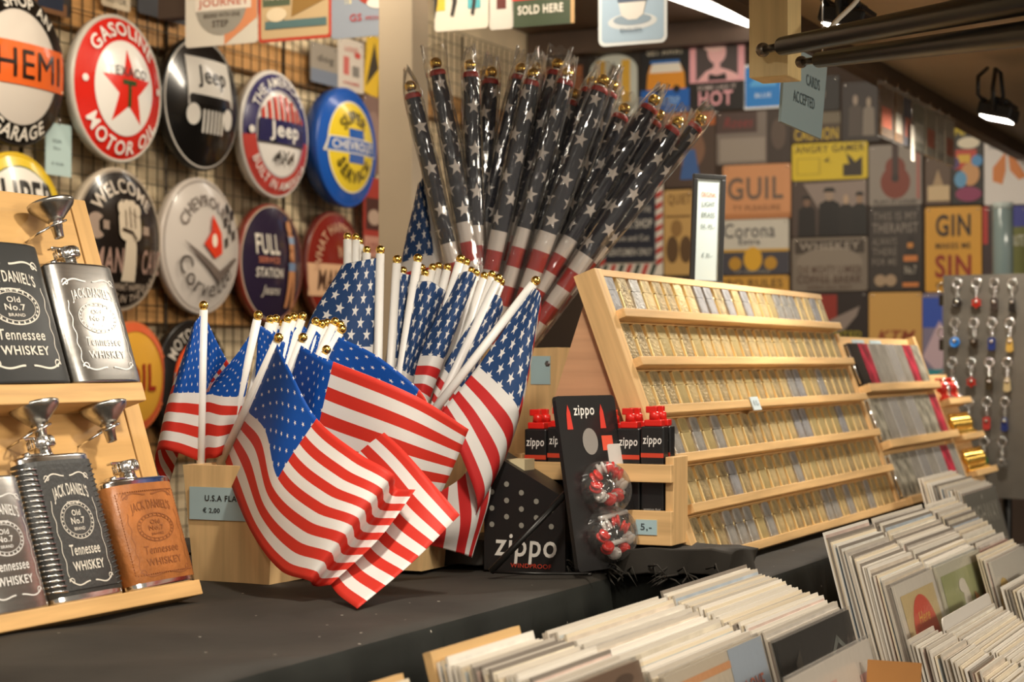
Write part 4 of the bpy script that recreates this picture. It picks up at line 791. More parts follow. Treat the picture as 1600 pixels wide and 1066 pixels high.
cl = [(421, 501), (430, 500), (441, 507), (448, 500), (457, 497), (471, 496), (491, 504), (501, 508), (509, 506), (521, 504), (529, 509)]
for i, (u, v) in enumerate(cl):
    Y = 2.56+.006*(i % 3); t = thing('hand_flag', 'gold tipped small flag stick, %s from the left in the close cluster' % ORD[i+1], 'flag', None, GS)
    flag_stick(t, (u, v+4, Y), (352+i*5, 770, 2.545+.005*(i % 4)), .0056, .0058)
    c0 = [(u, v+9, Y-.002), (u-12, v+60, Y), (u-22, v+120, Y+.005)]; c1 = [(u+10, v+20, Y+.002), (u-4, v+75, Y), (u-14, v+130, Y)]
    link('cloth', cloth_mesh([0, .3], [c0, c1], FLAG_S, nu=6, nv=12), t)
# medium flags
YM = 2.72
flag('medium flag with big starred canton left of its upright stick', (594, 397, 2.70), (586, 800, 2.66), [([0, .2, .4, .7], [
    [(588, 403, 2.698), (584, 542, 2.69), (580, 650, 2.68)], [(562, 408, 2.69), (532, 540, 2.68), (510, 650, 2.68)], [(534, 416, 2.71), (478, 518, 2.70), (455, 650, 2.70)], [(548, 440, 2.74), (505, 560, 2.73), (480, 660, 2.72)]])], FLAG_M, .0062, .0066, GM)
flag('medium flag with narrow canton on the second long stick', (620, 412, 2.71), (596, 800, 2.67), [([0, .18, .4], [
    [(621, 428, 2.712), (608, 560, 2.70), (600, 660, 2.69)], [(640, 429, 2.71), (622, 560, 2.70), (612, 660, 2.69)], [(655, 432, 2.74), (640, 565, 2.72), (630, 660, 2.71)]])], FLAG_M, .0062, .0066, GM)
flag('medium flag with dark canton folded beside the middle stick', (652, 410, 2.69), (594, 790, 2.65), [([0, .16, .32, .45], [
    [(648, 441, 2.686), (618, 576, 2.672), (606, 660, 2.66)], [(672, 440, 2.672), (632, 580, 2.665), (616, 660, 2.655)], [(693, 452, 2.68), (640, 586, 2.67), (625, 664, 2.66)], [(700, 460, 2.71), (655, 590, 2.69), (640, 664, 2.68)]])], FLAG_M, .0062, .0066, GM)
flag('medium flag rolled narrow with canton above red and white bands', (718, 411, 2.67), (604, 790, 2.64), [([0, .14, .3, .4], [
    [(714, 428, 2.668), (656, 556, 2.655), (640, 640, 2.645)], [(732, 424, 2.648), (678, 556, 2.638), (650, 640, 2.635)], [(744, 432, 2.66), (694, 562, 2.65), (662, 650, 2.645)], [(740, 440, 2.69), (690, 570, 2.68), (660, 650, 2.67)]])], FLAG_M, .0062, .0066, GM)
flag('medium flag in shade between two long sticks', (776, 441, 2.70), (612, 790, 2.655), [([0, .2, .36, .5], [
    [(768, 458, 2.698), (692, 574, 2.685), (668, 650, 2.675)], [(783, 466, 2.69), (716, 600, 2.68), (690, 680, 2.67)], [(784, 490, 2.71), (728, 615, 2.69), (705, 690, 2.68)], [(770, 510, 2.73), (720, 630, 2.71), (700, 700, 2.70)]])], FLAG_M, .0062, .0066, GM)
flag('medium flag on the long slanting stick at the right', (833, 444, 2.62), (660, 665, 2.60), [([0, .22, .4, .6, 1], [
    [(833, 449, 2.617), (747, 572, 2.605), (688, 645, 2.60)], [(842, 456, 2.60), (784, 606, 2.58), (716, 700, 2.57)], [(846, 470, 2.60), (810, 642, 2.585), (745, 780, 2.57)], [(842, 500, 2.63), (800, 690, 2.61), (738, 815, 2.60)], [(815, 560, 2.68), (770, 720, 2.66), (720, 820, 2.65)]]),
    ([.45, .72, 1], [[(756, 700, 2.60), (722, 745, 2.60), (688, 768, 2.61)], [(766, 770, 2.59), (730, 806, 2.585), (676, 826, 2.60)], [(738, 872, 2.60), (722, 866, 2.595), (672, 852, 2.61)]], [.40, .2, 0])], FLAG_M, .0062, .0066, GM)
ml = [(543, 371), (556, 372), (562, 379), (573, 392), (629, 424), (658, 420), (663, 428), (675, 419), (684, 417), (698, 419), (727, 411), (735, 424), (742, 428), (755, 432), (767, 430), (781, 442)]
for i, (u, v) in enumerate(ml):
    Y = 2.735+.008*(i % 3); t = thing('hand_flag', 'gold tipped medium flag stick, %s from the left behind the cantons' % ORD[i+1], 'flag', None, GM)
    flag_stick(t, (u, v+4, Y), (545+i*7, 800, 2.66+.005*(i % 4)), .0060, .0058)
    dx = (545+i*7-u)/(800-v)
    c0 = [(u+dx*34, v+36, Y-.002), (u+dx*130, v+130, Y), (u+dx*220, v+220, Y-.01)]; c1 = [(a+11, b+6, y+.004) for a, b, y in c0]
    link('cloth', cloth_mesh([0, .15], [c0, c1], FLAG_M, nu=5, nv=10), t)
flag('large unwrapped flag hanging behind the wrapped flags at the left', (664, 262, 3.02), (712, 600, 2.99), [([0, .2, .4, .8], [
    [(664, 272, 3.02), (690, 400, 3.01), (700, 520, 3.0)], [(656, 285, 3.01), (664, 400, 3.0), (664, 520, 3.0)], [(654, 290, 3.03), (628, 412, 3.01), (620, 520, 3.0)], [(662, 320, 3.06), (650, 430, 3.05), (640, 520, 3.04)]])], FLAG_M, .007, .007, None, 'large_flag')
# ================================================================== wrapped rolled flags
def roll_proto():
    t = thing('rolled_flag', 'x', 'flag', None, 'wrapped rolled flags in the tall box'); n, Ln = 16, .70; r = .0125
    verts, uv, faces = [], [], []; zs = [i*Ln/20 for i in range(21)]
    for z in zs:
        for k in range(n+1):
            a = 2*math.pi*k/n; rr = r*(1+.09*math.sin(2*a+z*5)+.05*math.sin(3*a)) if k < n else r*(1+.09*math.sin(z*5)); rr *= (.82 if z == 0 else 1)
            verts.append((rr*math.cos(a), rr*math.sin(a), -z)); uv.append((k/n*.0849, z))
    for i in range(20):
        for k in range(n): a = i*(n+1)+k; faces.append((a, a+n+1, a+n+2, a+1))
    me = bpy.data.meshes.new('rolled_cloth'); me.from_pydata(verts, [], faces); me.materials.append(FLAG_L); L = me.uv_layers.new(name='UVMap')
    for lp in me.loops: L.data[lp.index].uv = uv[lp.vertex_index]
    me.polygons.foreach_set('use_smooth', [True]*len(faces)); link('rolled_cloth', me, t)
    MB().tube([(0, 0, -.70), (0, 0, .004)], .006, WHITEPL, 10).build('stick', t)
    MB().ball((0, 0, .011), .0095, GOLD, 14).build('finial', t)
    MB().lathe([(.0105, .0005), (.0128, -.003), (.0128, -.007), (.012, -.008)], mat('red hem', '#b5201c', .5), 16, cap=False).build('red_hem', t)
    random.seed(11); P = []; zs = [-.69, -.55, -.4, -.3, -.2, -.12, -.06, -.02, .0, .012, .026, .040]
    for i, z in enumerate(zs):
        row = []; f = max(0, (z-.005)/.035)
        for k in range(25):
            a = 2*math.pi*(k % 24)/24; rx = .0172+.0016*math.sin(3*a+z*37)+.0012*math.sin(7*a+z*80); ry = .0152*(1-.86*f)+.001*math.sin(5*a+z*50)
            row.append((rx*(1+.22*f)*math.cos(a), ry*math.sin(a)+f*.003*math.sin(9*math.cos(a)), z+f*.003*math.sin(7*math.cos(a)+1)))
        P.append(row)
    MB().grid(P, FILM).build('clear_sleeve', t)
    remember(t); return t
proto = roll_proto()
rl = [((644, 146), (690, 341)), ((683, 110), (721, 319)), ((735, 113), (742, 334)), ((767, 124), (752, 330)), ((756, 128), (748, 330)), ((812, 118), (762, 323)), ((831, 126), (782, 344)), ((838, 117), (802, 340)), ((869, 111), (818, 342)), ((884, 125), (823, 343)),
      ((894, 158), (838, 346)), ((922, 139), (852, 345)), ((938, 136), (864, 346)), ((953, 144), (878, 352)), ((971, 180), (888, 362)), ((1016, 166), (903, 355)), ((1024, 189), (914, 372)), ((1053, 200), (926, 387)), ((1088, 196), (956, 366))]
yo = [0, .0, .01, .05, .08, .05, .0, .06, .05, .0, .06, .05, -.01, .05, .07, .0, .05, -.01, .04]
for i, ((u0, v0), (u1, v1)) in enumerate(rl):
    YT = 2.96+yo[i]; A = at(u0, v0, YT)
    dv = .70/(1.0/FPX*3.0); k = 1.0
    f = (562-v0)/(v1-v0); ub = u0+(u1-u0)*f; ub = ub*.9+765*.1
    Bp = at(ub, 562, 2.965+yo[i]*.55)
    dz = (A-Bp).normalized(); q = dz.to_track_quat('Z', 'Y'); M = Matrix.Translation(A) @ q.to_matrix().to_4x4() @ Matrix.Rotation(i*1.7, 4, 'Z')
    lab = 'rolled flag in clear plastic, %s from the left in the tall box' % ORD[i+1]
    if i == 0: proto.matrix_basis = M; proto['label'] = lab
    else: dup(proto, M, lab)
# ================================================================== lighter racks
LEAN = math.degrees(math.atan(.152/.406))
RK = leaned(2.495, .878, TZ+.003, LEAN); RL = 1.125; RH = .433; ROWS = 6; RP = RH/ROWS
t = thing('lighter_rack', 'long leaning pine rack with six ledges of lighters', 'rack', RK.M)
MB().box(.0, RL, 0, RH, -.014, -.002, wood('rackback', '#dcb577', 'x', .10)).build('back_board', t)
MB().box(-.026, .0, -.002, RH+.004, -.022, .012, PY, bev=.001).build('side_rail', t)
for r in range(ROWS):
    y = r*RP; MB().box(.0, RL+.012, y, y+.013, -.002, .024, PX, bev=.001).build('ledge', t)
    MB().box(.0, RL, y+.0695, y+.0705+.001, -.002, .004, KX).build('slat', t)
MB().box(-.0, RL, RH-.006, RH+.004, -.014, .010, PX).build('top_strip', t)
# triangular side support standing upright behind the rail
a = math.radians(LEAN); top = RH*.97
tri = [(0, 0), (0, top), (-.0, top)]; mb = MB(); Rm = RK.M.inverted() @ SF.M
pz = RK.o.z; tw = .878+math.sin(a)*top; tz = pz+math.cos(a)*top
def tri_panel(s0, s1):
    P = [(.892, pz), (tw+.012, tz), (tw+.14, pz+.02), (tw+.14, pz)]; mbb = MB(); mbb.prism([(w, z) for w, z in P], s0, s1, wood('side', '#cda07a', 'y', .1), Matrix(((0, 0, 1, 0), (1, 0, 0, 0), (0, 1, 0, 0), (0, 0, 0, 1))))
    o = mbb.build('side_support', t); o.matrix_basis = Rm
tri_panel(2.497, 2.512); tri_panel(2.495+RL-.02, 2.495+RL-.004)
bx = RK.hit(1184, 640, .026); MB().box(bx[0]-.02, bx[0]+.02, 3*RP-.006, 3*RP+.016, .025, .0265, C('#c9d6da', .5)).build('price_tag', t)
mb = MB(); vs, fs = fit('€ 15,-', bx[0], 3*RP+.005, .026, .010); mb.add([(p, q, .0272) for p, q in vs], fs, C('#5a6a72')); mb.build('price_lettering', t)
LM = [mat('brushed brass', (.60, .47, .24), .42, .55, var=.35, vs=55, bump=.5, bs=180), mat('polished brass', (.72, .58, .28), .34, .6, var=.2, vs=40, bump=.3, bs=150), mat('antique brass', (.42, .33, .18), .42, .5, var=.5, vs=70, bump=.7, bs=200), mat('satin chrome', (.50, .49, .46), .34, .6, var=.3, vs=60, bump=.4, bs=160), mat('grey enamel', (.30, .30, .31), .4, .3, var=.3, vs=60, bump=.3, bs=140)]
EDGE = mat('brass edge', (.88, .72, .38), .35, .6); HW, HH, HT = .0345, .0545, .0085
LDESC = ['brass', 'polished brass', 'dark brass', 'silver', 'grey']
def lighter_proto(k):
    m = LM[k]; t = thing('pocket_lighter', 'x', 'lighter', None)
    b = MB(); b.box(-HW/2, HW/2, 0, HH*.60, 0, HT, EDGE if k < 3 else m, bev=.0012); b.box(-HW/2+.0012, HW/2-.0012, .001, HH*.595, HT, HT+.0003, m); b.build('body', t)
    lid = MB(); P = [(-HW/2, HH*.615), (HW/2, HH*.615), (HW/2, HH*.97), (HW/4, HH*.995), (0, HH), (-HW/4, HH*.995), (-HW/2, HH*.97)]; lid.prism(P, 0, HT, EDGE if k < 3 else m); lid.prism([(x*.93, y-.0006) for x, y in P], HT, HT+.0003, m); lo = lid.build('lid', t)
    MB().tube([(-HW/2-.0006, HH*.56, HT*.5), (-HW/2-.0006, HH*.68, HT*.5)], .0014, EDGE, 6).build('hinge', lo)
    remember(t); return t
protos = [lighter_proto(k) for k in range(5)]; used = [False]*5; random.seed(5)
RN = ['bottom', 'fifth', 'fourth', 'third', 'second', 'top']; PITCH_L = RL/24
for r in range(ROWS):
    for i in range(24):
        k = random.choices(range(5), [5, 3, 4, 1.2, .6])[0]
        if r == 5 and 17 <= i <= 19: k = 3
        if r == 0 and i in (3, 5, 7, 14, 15, 17, 20): k = 3
        if r == 2 and i < 7: k = 3 if i % 2 else 1
        M = RK.M @ Matrix.Translation((PITCH_L*(i+.5), r*RP+.0135, .0)) @ Matrix.Rotation(random.uniform(-.03, .03), 4, 'Z')
        lab = '%s lighter, %s from the left in the %s row of the long rack' % (LDESC[k], ORD[i+1], RN[r]); grp = 'lighters on the %s row of the long rack' % RN[r]
        if used[k]: dup(protos[k], M, lab, grp)
        else: used[k] = True; protos[k].matrix_basis = M; protos[k]['label'] = lab; protos[k]['group'] = grp
# second rack with cases
R2 = leaned(3.655, .878, TZ+.003, LEAN); L2 = .60; H2 = .355
t = thing('case_rack', 'lower pine rack of flat metal cases right of the lighters', 'rack', R2.M)
MB().box(0, L2, 0, H2, -.014, -.002, PX).build('back_board', t); MB().box(L2, L2+.022, 0, H2+.002, -.02, .012, PY).build('side_rail', t); MB().box(-.02, 0, 0, H2+.002, -.02, .008, PY).build('side_rail', t)
ys = [0.0, .115, .23]
for y in ys: MB().box(0, L2+.02, y, y+.016, -.002, .030, PX, bev=.001).build('ledge', t)
for xx, s in ((.16, 'CASES'), (.30, '12,50')):
    MB().box(xx-.045, xx+.045, H2-.030, H2-.006, -.002, 0, C('#b9ccd2', .5)).build('price_tag', t); mb = MB(); vs, fs = fit(s, xx, H2-.018, .06, .011); mb.add([(p, q, .0006) for p, q in vs], fs, C('#5f7078')); mb.build('price_lettering', t)
MB().box(.5, .56, H2-.095, H2-.06, -.002, 0, C('#b9c6c8', .5)).build('price_tag', t)
for b in (.05, .45): MB().box(b, b+.02, .02, H2*.8, -.10, -.014, PY).build('rear_strut', t)
CM = [('silver', mat('polished case', (.85, .83, .80), .25, .7)), ('grey', mat('grey case', (.42, .39, .34), .35, .4, var=.2, vs=30)), ('red patterned', mat('red case', '#a3263c', .3, var=.8, vs=40)), ('floral', mat('floral case', '#8f8a7c', .35, var=.7, vs=45)), ('black', mat('black case', '#1c1512', .25, var=.6, vs=40)), ('dark grey', mat('dark case', (.30, .28, .25), .3, .5))]
seqs = [[3, 3, 1, 0, 1, 0, 2, 1], [3, 1, 0, 1, 0, 3, 3, 2], [4, 2, 1, 1, 0, 1, 2, 3]]
for r in range(3):
    for i, k in enumerate(seqs[r]):
        nm, m = CM[k]; x = .040+i*.0735
        t = thing('metal_case', '%s flat case, %s from the left on the %s ledge of the case rack' % (nm, ORD[i+1], ['bottom', 'middle', 'top'][r]), 'case', R2.M @ Matrix.Translation((x, ys[r]+.0165, .0)), 'flat cases on the case rack')
        MB().box(-.034, .034, 0, .088, .001, .010, m, bev=.0015).build('front_shell', t); MB().box(-.034, .034, 0, .088, .0105, .018, m, bev=.0015).build('rear_shell', t); MB().tube([(-.0345, .004, .012), (-.0345, .084, .012)], .0028, CHROME, 6).build('hinge', t)
# small shelf of glittery trinkets
R3 = leaned(4.30, .878, TZ+.003, LEAN)
t = thing('trinket_rack', 'small pine rack of glittering trinkets beyond the case rack', 'rack', R3.M)
MB().box(0, .22, 0, .27, -.014, -.002, PX).build('back_board', t)
for y in (.02, .105, .19): MB().box(0, .24, y, y+.014, -.002, .03, PX).build('ledge', t)
MB().box(.1, .13, .02, .2, -.085, -.014, PY).build('rear_strut', t)
TR = [('red', mat('red trinket', '#b0281f', .2, .4)), ('gold', GOLD), ('silver', CHROME)]
for r in range(3):
    for i in range(6):
        k = (0, 0, 2)[i % 3] if r == 2 else 1; x, y = .025+i*.035, (.034, .119, .204)[r]
        t = thing('trinket', '%s trinket, %s from the left on the %s ledge of the trinket rack' % (TR[k][0], ORD[i+1], ['bottom', 'middle', 'top'][r]), 'trinket', R3.M @ Matrix.Translation((x, y, .014)), 'trinkets on the small rack')
        MB().lathe([(.010, 0), (.011, .004), (.004, .010), (.004, .016), (.009, .024), (.010, .034), (.005, .042), (0, .044)], TR[k][1], 10, Matrix.Rotation(-math.pi/2, 4, 'X')).build('bead_body', t); MB().ball((0, .048, 0), .005, TR[k][1], 8).build('knob', t)
# framed price card standing on the rack
PF = Fr(at(1103, 446, 3.20), (N*.80+D*.60), UP, (N*.60-D*.80))
PF = Fr(PF.o, PF.X, (UP+PF.Z*-.06+PF.X*.10).normalized(), PF.Z)
t = thing('price_stand', 'black framed price card standing on the long rack', 'price card', PF.M)
w, h = .056, .186
mb = MB()
for a in ((-w/2, w/2, 0, .008), (-w/2, w/2, h-.008, h), (-w/2, -w/2+.008, .008, h-.008), (w/2-.008, w/2, .008, h-.008)): mb.box(*a, -.006, .004, BLKPL, bev=.001)
mb.build('frame', t); MB().box(-w/2+.006, w/2-.006, .006, h-.006, -.004, .001, C('#c3d0cf', .3)).build('card', t); mb = MB()
for s, y, ww, c in (('ORIGINAL', .152, .026, '#d0805c'), ('LIGHT', .136, .022, '#7b8684'), ('BRASS', .118, .022, '#7b8684'), ('50,-75,-', .098, .024, '#7b8684'), ('€ 35,-', .050, .018, '#7b8684')):
    vs, fs = fit(s, 0, y, ww, .0085); mb.add([(p, q, .0018) for p, q in vs], fs, C(c))
mb.build('lettering', t)
# ================================================================== fluid bottles in a wooden tray
RZ = TZ+.040
TR_ = Fr(FW(2.42, .885+.235, RZ), N, D, UP)          # x towards the aisle, y along the counter, z up
t = thing('bottle_tray', 'open pine tray of black fluid bottles with red caps', 'tray', TR_.M); TWd = .235
def pl(nm, *a, m=PX, **k): return MB().box(*a, m, bev=.001, **k).build(nm, t)
pl('end_panel', 0, .012, 0, .056, 0, .118, m=PZ); pl('end_panel', TWd-.012, TWd, 0, .056, 0, .118, m=PZ); pl('bottom', .012, TWd-.012, 0, .056, 0, .010)
pl('front_board', 0, TWd, -.010, 0, 0, .046); pl('front_rail', 0, TWd, -.010, 0, .084, .108); pl('back_board', .012, TWd-.012, .056, .062, 0, .10)
MB().box(.185, .215, -.0115, -.010, .014, .034, C('#a9c6cc', .5)).build('price_tag', t); mb = MB(); vs, fs = fit('5,-', .20, .024, .016, .010); mb.add([(p, -.0122, q) for p, q in vs], fs, C('#3e4a50')); mb.build('price_lettering', t)
REDC = mat('red cap plastic', '#d8261f', .3)
def bottle_proto():
    t = thing('fluid_bottle', 'x', 'bottle', None, 'fluid bottles in the tray')
    bo = MB().box(-.0165, .0165, -.0095, .0095, 0, .142, mat('black bottle', (.016, .016, .017), .3), bev=.002).build('body', t)
    mb = MB(); vs, fs = fit('zippo', 0, .122, .027, .015, .03, .1); mb.add([(p, -.0099, q) for p, q in vs], fs, C('#e9e6e2'))
    vs, fs = fit('premium fluid', 0, .03, .024, .004); mb.add([(p, -.0099, q) for p, q in vs], fs, C('#b9b6b2')); mb.build('lettering', bo)
    MB().box(-.0162, .0162, -.0098, -.0094, .100, .106, C('#c8412a')).build('red_band', bo)
    mb = MB(); mb.box(-.0098, -.0168, -.006, .006, .10, .135, C('#d5d2cc'))
    for i in range(7): mb.box(-.0168, -.0169, -.005+.0015*i, -.0044+.0015*i, .102, .132, C('#222222'))
    mb.build('barcode_label', bo)
    cp = MB().box(-.0125, .0125, -.008, .008, .142, .151, REDC, bev=.0015); co = cp.build('cap', t)
    sp = MB().lathe([(.0075, .151), (.007, .160), (.0045, .162)], REDC, 12); sp.box(-.0115, .004, -.004, .004, .160, .169, REDC, bev=.001); sp.build('spout', co); remember(t); return t
bp = bottle_proto(); k = 0
Minv = Matrix(((-1, 0, 0, 0), (0, -1, 0, 0), (0, 0, 1, 0), (0, 0, 0, 1)))
for j in range(2):
    for i in range(6):
        x = .030+i*.0345; M = TR_.M @ Matrix.Translation((x, .014+j*.026, .0105+.003*((i*7+j*3) % 3))) @ Matrix.Rotation(math.pi, 4, 'Z') @ Matrix.Diagonal((1, -1, 1, 1)) if False else TR_.M @ Matrix.Translation((x, .014+j*.026, .0105+.003*((i*7+j*3) % 3)))
        M = M @ Matrix.Rotation(0, 4, 'Z')
        k += 1; lab = 'black fluid bottle with red cap, %s from the left in the %s row' % (ORD[i+1], ['front', 'middle', 'back'][j])
        if k == 1: bp.matrix_basis = M; bp['label'] = lab
        else: dup(bp, M, lab)
# black counter box with dots behind the blister card
BF = Fr(FW(2.355, 1.135, TZ+.003), N, UP, -D)
t = thing('dotted_box', 'black cardboard display box with pale dots and white lettering', 'box', BF.M)
MB().prism([(0, 0), (.12, 0), (.12, .10), (.0, .165)], -.05, 0, mat('black card', (.014, .013, .013), .4)).build('box_body', t)
mb = MB()
for i in range(5):
    for j in range(3):
        a, b = .012+i*.022, .062+j*.022+(i % 2)*.011
        if b < .155-a*.55: mb.add([(p, q, .0006) for p, q in ell(a, b, .0038, .0038, 12)], [list(range(12))], C('#8d8a80'))
mb.build('dots', t); mb = MB(); vs, fs = fit('zippo', .062, .030, .092, .040, .03, .1); mb.add([(p, q, .001) for p, q in vs], fs, C('#dcd8d0')); vs, fs = fit('WINDPROOF', .07, .008, .06, .006, .02); mb.add([(p, q, .001) for p, q in vs], fs, C('#c0402c')); mb.build('lettering', t)
MB().box(.004, .055, .11, .150, -.045, -.012, C('#d9caa2', .6)).build('paper_inserts', t)
# blister card on a wire easel
_x = (D*.96+N*.28).normalized(); _n = (N*.96-D*.28).normalized(); _a = math.radians(10); BC = Fr(FW(2.30, .972, TZ+.012), _x, UP*math.cos(_a)-_n*math.sin(_a), _n*math.cos(_a)+UP*math.sin(_a))
t = thing('blister_pack', 'black blister pack of red and clear pieces on a wire easel', 'blister pack', BC.M); bw, bh = .125, .232
CARD = mat('black glossy card', (.016, .015, .015), .25)
bt = t; t = MB().prism(rrect(0, 0, bw, bh, .006), -.006, 0, CARD).build('backing_card', t)
mb = MB(); vs, fs = fit('zippo', .055, bh-.022, .044, .018, .03, .1); mb.add([(p, q, .0005) for p, q in vs], fs, C('#efece6')); vs, fs = fit('zippo', .090, .016, .044, .016, .03, .1); mb.add([(p, q, .0005) for p, q in vs], fs, C('#efece6')); mb.build('lettering', t)
mb = MB()
for cx in (.022, .092): mb.add([(cx+p, q, .0005) for p, q in ((-.006, bh-.045), (.006, bh-.045), (.004, bh-.022), (.0, bh-.012), (-.004, bh-.024))], [(0, 1, 2, 3, 4)], C('#d5392a'))
mb.add([(p, q, .0005) for p, q in ((.085, bh-.075), (.108, bh-.075), (.108, bh-.055), (.085, bh-.055))], [(0, 1, 2, 3)], C('#e2553a')); mb.add([(p, q, .0006) for p, q in ell(.06, bh-.062, .016, .018, 20)], [list(range(20))], C('#8f8a84')); mb.build('printed_artwork', t)
t = bt; CLR = mat('clear plastic', (.93, .92, .90), .06, trans=.9, alpha=.45)
for cy in (.105, .045):
    MB().lathe([(.044, 0), (.043, .012), (.036, .022), (.022, .026), (0, .027)], FILM, 28, Matrix.Translation((.072, cy, .0)) @ Matrix.Diagonal((1, .85, 1, 1)), cap=False).build('bubble', t)
random.seed(4); mbr = 0
for cy, n in ((.112, 9), (.040, 8)):
    for i in range(n):
        a = 2*math.pi*i/n; x, y = .072+.027*math.cos(a), cy+.021*math.sin(a)
        M = Matrix.Translation((x, y, .008)) @ Matrix.Rotation(a, 4, 'Z') @ Matrix.Rotation(random.uniform(.5, 1.3), 4, 'X')
        mb = MB(); mb.lathe([(.0085, 0), (.0085, .003), (.006, .0035), (.006, .007), (.0085, .0075), (.0085, .010), (.004, .011)], REDC if i % 3 else mat('clear piece', (.85, .83, .80), .1, trans=.4), 16, M); mb.build('red_cap_piece', t)
for cy in (.092, .066, .030): MB().tube([(.045, cy, .010), (.10, cy+.006, .013)], .0035, mat('clear piece', (.85, .83, .80), .1), 8).build('clear_rod', t)
MB().prism(rrect(.094, .05, .130, .165, .004), .0004, .0012, C('#cfcac4', .4)).build('white_tab', t)
MB().prism(rrect(.100, .012, .136, .11, .004), .0012, .006, CARD).build('price_pocket', t)
et = thing('wire_easel', 'black metal easel legs behind the blister pack', 'easel', BC.M)
MB().tube([(.01, -.004, .012), (.01, -.003, -.008), (.012, .10, -.009)], .0022, DKMETAL).build('front_leg', et); MB().tube([(.10, -.004, .012), (.10, -.003, -.008), (.10, .10, -.009)], .0022, DKMETAL).build('front_leg', et)
zz = -.012
MB().tube([(.02, .11, -.012), (-.035, .055, -.055), (-.075, .016, -.085)], .0045, DKMETAL).build('rear_leg', et); MB().tube([(-.075, .016, -.085), (-.04, .006, -.04), (.01, -.003, .008)], .002, DKMETAL).build('base_bar', et)
# ================================================================== key ring rack
KR = Fr(at(1462, 762, 4.75), (N*.99-D*.14).normalized(), UP, (-D*.99-N*.14).normalized())
t = thing('key_ring_rack', 'grey metal rack panel hung with key rings', 'rack', KR.M); kw = .30; kh = KR.hit(1500, 430)[1]
PEG = mat('grey peg panel', '#6f6a62', .45, .5, var=.12, vs=14)
MB().box(.028, kw, -.02, kh, -.004, 0, PEG).build('panel', t); MB().box(.022, .028, -.02, kh, -.05, .004, PEG).build('side_plate', t)
MB().tube([(.16, -.885, -.06), (.16, kh, -.06)], .012, DKMETAL).build('pole', t); MB().lathe([(.14, -.886), (.14, -.876), (.02, -.866)], DKMETAL, 24, Matrix.Translation((.16, 0, -.06)) @ Matrix.Rotation(-math.pi/2, 4, 'X')).build('foot_plate', t)
KC = [['#2b2622', '#cf3527', '#3a302c', '#211d1b'], ['#2a76c4', '#3a2c20', '#27356e', '#c09a4a'], ['#7d8284', '#c83328', '#3b3020', '#b9a67c'], ['#2c3554', '#171514', '#b03a34', '#27336a'], ['#25377c', '#d9b41f', '#2c6e2f', '#8d8a84']]
CN = {'#2b2622': 'dark', '#cf3527': 'red', '#3a302c': 'brown', '#211d1b': 'black', '#2a76c4': 'blue', '#3a2c20': 'brown', '#27356e': 'navy', '#c09a4a': 'gold', '#7d8284': 'grey', '#c83328': 'red', '#3b3020': 'brown', '#b9a67c': 'cream', '#2c3554': 'navy', '#171514': 'black', '#b03a34': 'red', '#25377c': 'navy', '#27336a': 'navy', '#d9b41f': 'yellow', '#2c6e2f': 'green', '#8d8a84': 'silver'}
for r in range(5):
    for c in range(4):
        x0, y0 = KR.hit(1496+c*28-r*4+ (2 if c else 0), 440+r*62, .012); col = KC[r][c]; sh = (r*4+c) % 4
        if r == 4: sh = [0, 3, 2, 1][c]
        t = thing('key_ring', '%s charm key ring, %s row down and %s from the left on the rack' % (CN[col], ORD[r+1], ORD[c+1]), 'key ring', KR.sub(x0, y0, .014), 'key rings on the rack')
        MB().tube([(0, .005, -.016), (0, .004, .006), (0, .008, .008)], .0015, CHROME, 6).build('hook', t)
        MB().tube([(.011*math.cos(a), -.004+.011*math.sin(a), 0) for a in [i*math.pi/9 for i in range(18)]], .0017, CHROME, 6, True).build('ring', t)
        mb = MB()
        for i in range(4): mb.tube([((.0032 if i % 2 else .001)*math.cos(a), -.019-i*.0055+.0045*math.sin(a), (.001 if i % 2 else .0032)*math.cos(a)) for a in [q*math.pi/4 for q in range(8)]], .0009, CHROME, 5, True)
        mb.build('chain', t); m = mat('charm '+col, col, .28, .2 if sh != 1 else .6)
        mb = MB(); T = Matrix.Translation((0, -.052, 0))
        if sh == 0: mb.lathe([(0, -.003), (.012, -.003), (.013, 0), (.012, .003), (.009, .0035), (.009, .002), (0, .002)], m, 18, T)
        elif sh == 1: mb.prism([(a, b-.052) for a, b in star_pts(0, 0, .014, 6, .62)], -.003, .003, m)
        elif sh == 2: mb.prism([(a, b-.054) for a, b in rrect(-.009, -.017, .009, .014, .005)], -.002, .003, m)
        else: mb.prism([(a, b-.055) for a, b in ((-.004, .014), (.004, .014), (.007, .004), (.009, -.016), (.003, -.02), (-.003, -.02), (-.009, -.016), (-.007, .004))], -.003, .003, m)
        ch = mb.build('charm', t)
        MB().lathe([(.0045, 0), (.005, .0012), (.003, .002)], CHROME, 10, Matrix.Translation((0, -.050, .0032))).build('emblem', ch)
for r in range(3):
    x0, y0 = KR.hit(1472-r*2, 450+r*70, .0); t = thing('key_ring', 'dangling key ring on the side of the rack, %s from the top' % ORD[r+1], 'key ring', KR.sub(.012, y0, -.02), 'key rings on the rack')
    MB().tube([(.013*math.cos(a), .013*math.sin(a), 0) for a in [i*math.pi/8 for i in range(16)]], .0016, CHROME, 6, True).build('ring', t); MB().prism([(a, b-.03) for a, b in rrect(-.009, -.014, .009, .014, .003)], -.003, .003, mat('charm #55514c', '#55514c', .25, .8)).build('charm', t); MB().tube([(.018, .016, 0), (0, .012, 0)], .0014, CHROME, 6).build('hook', t)
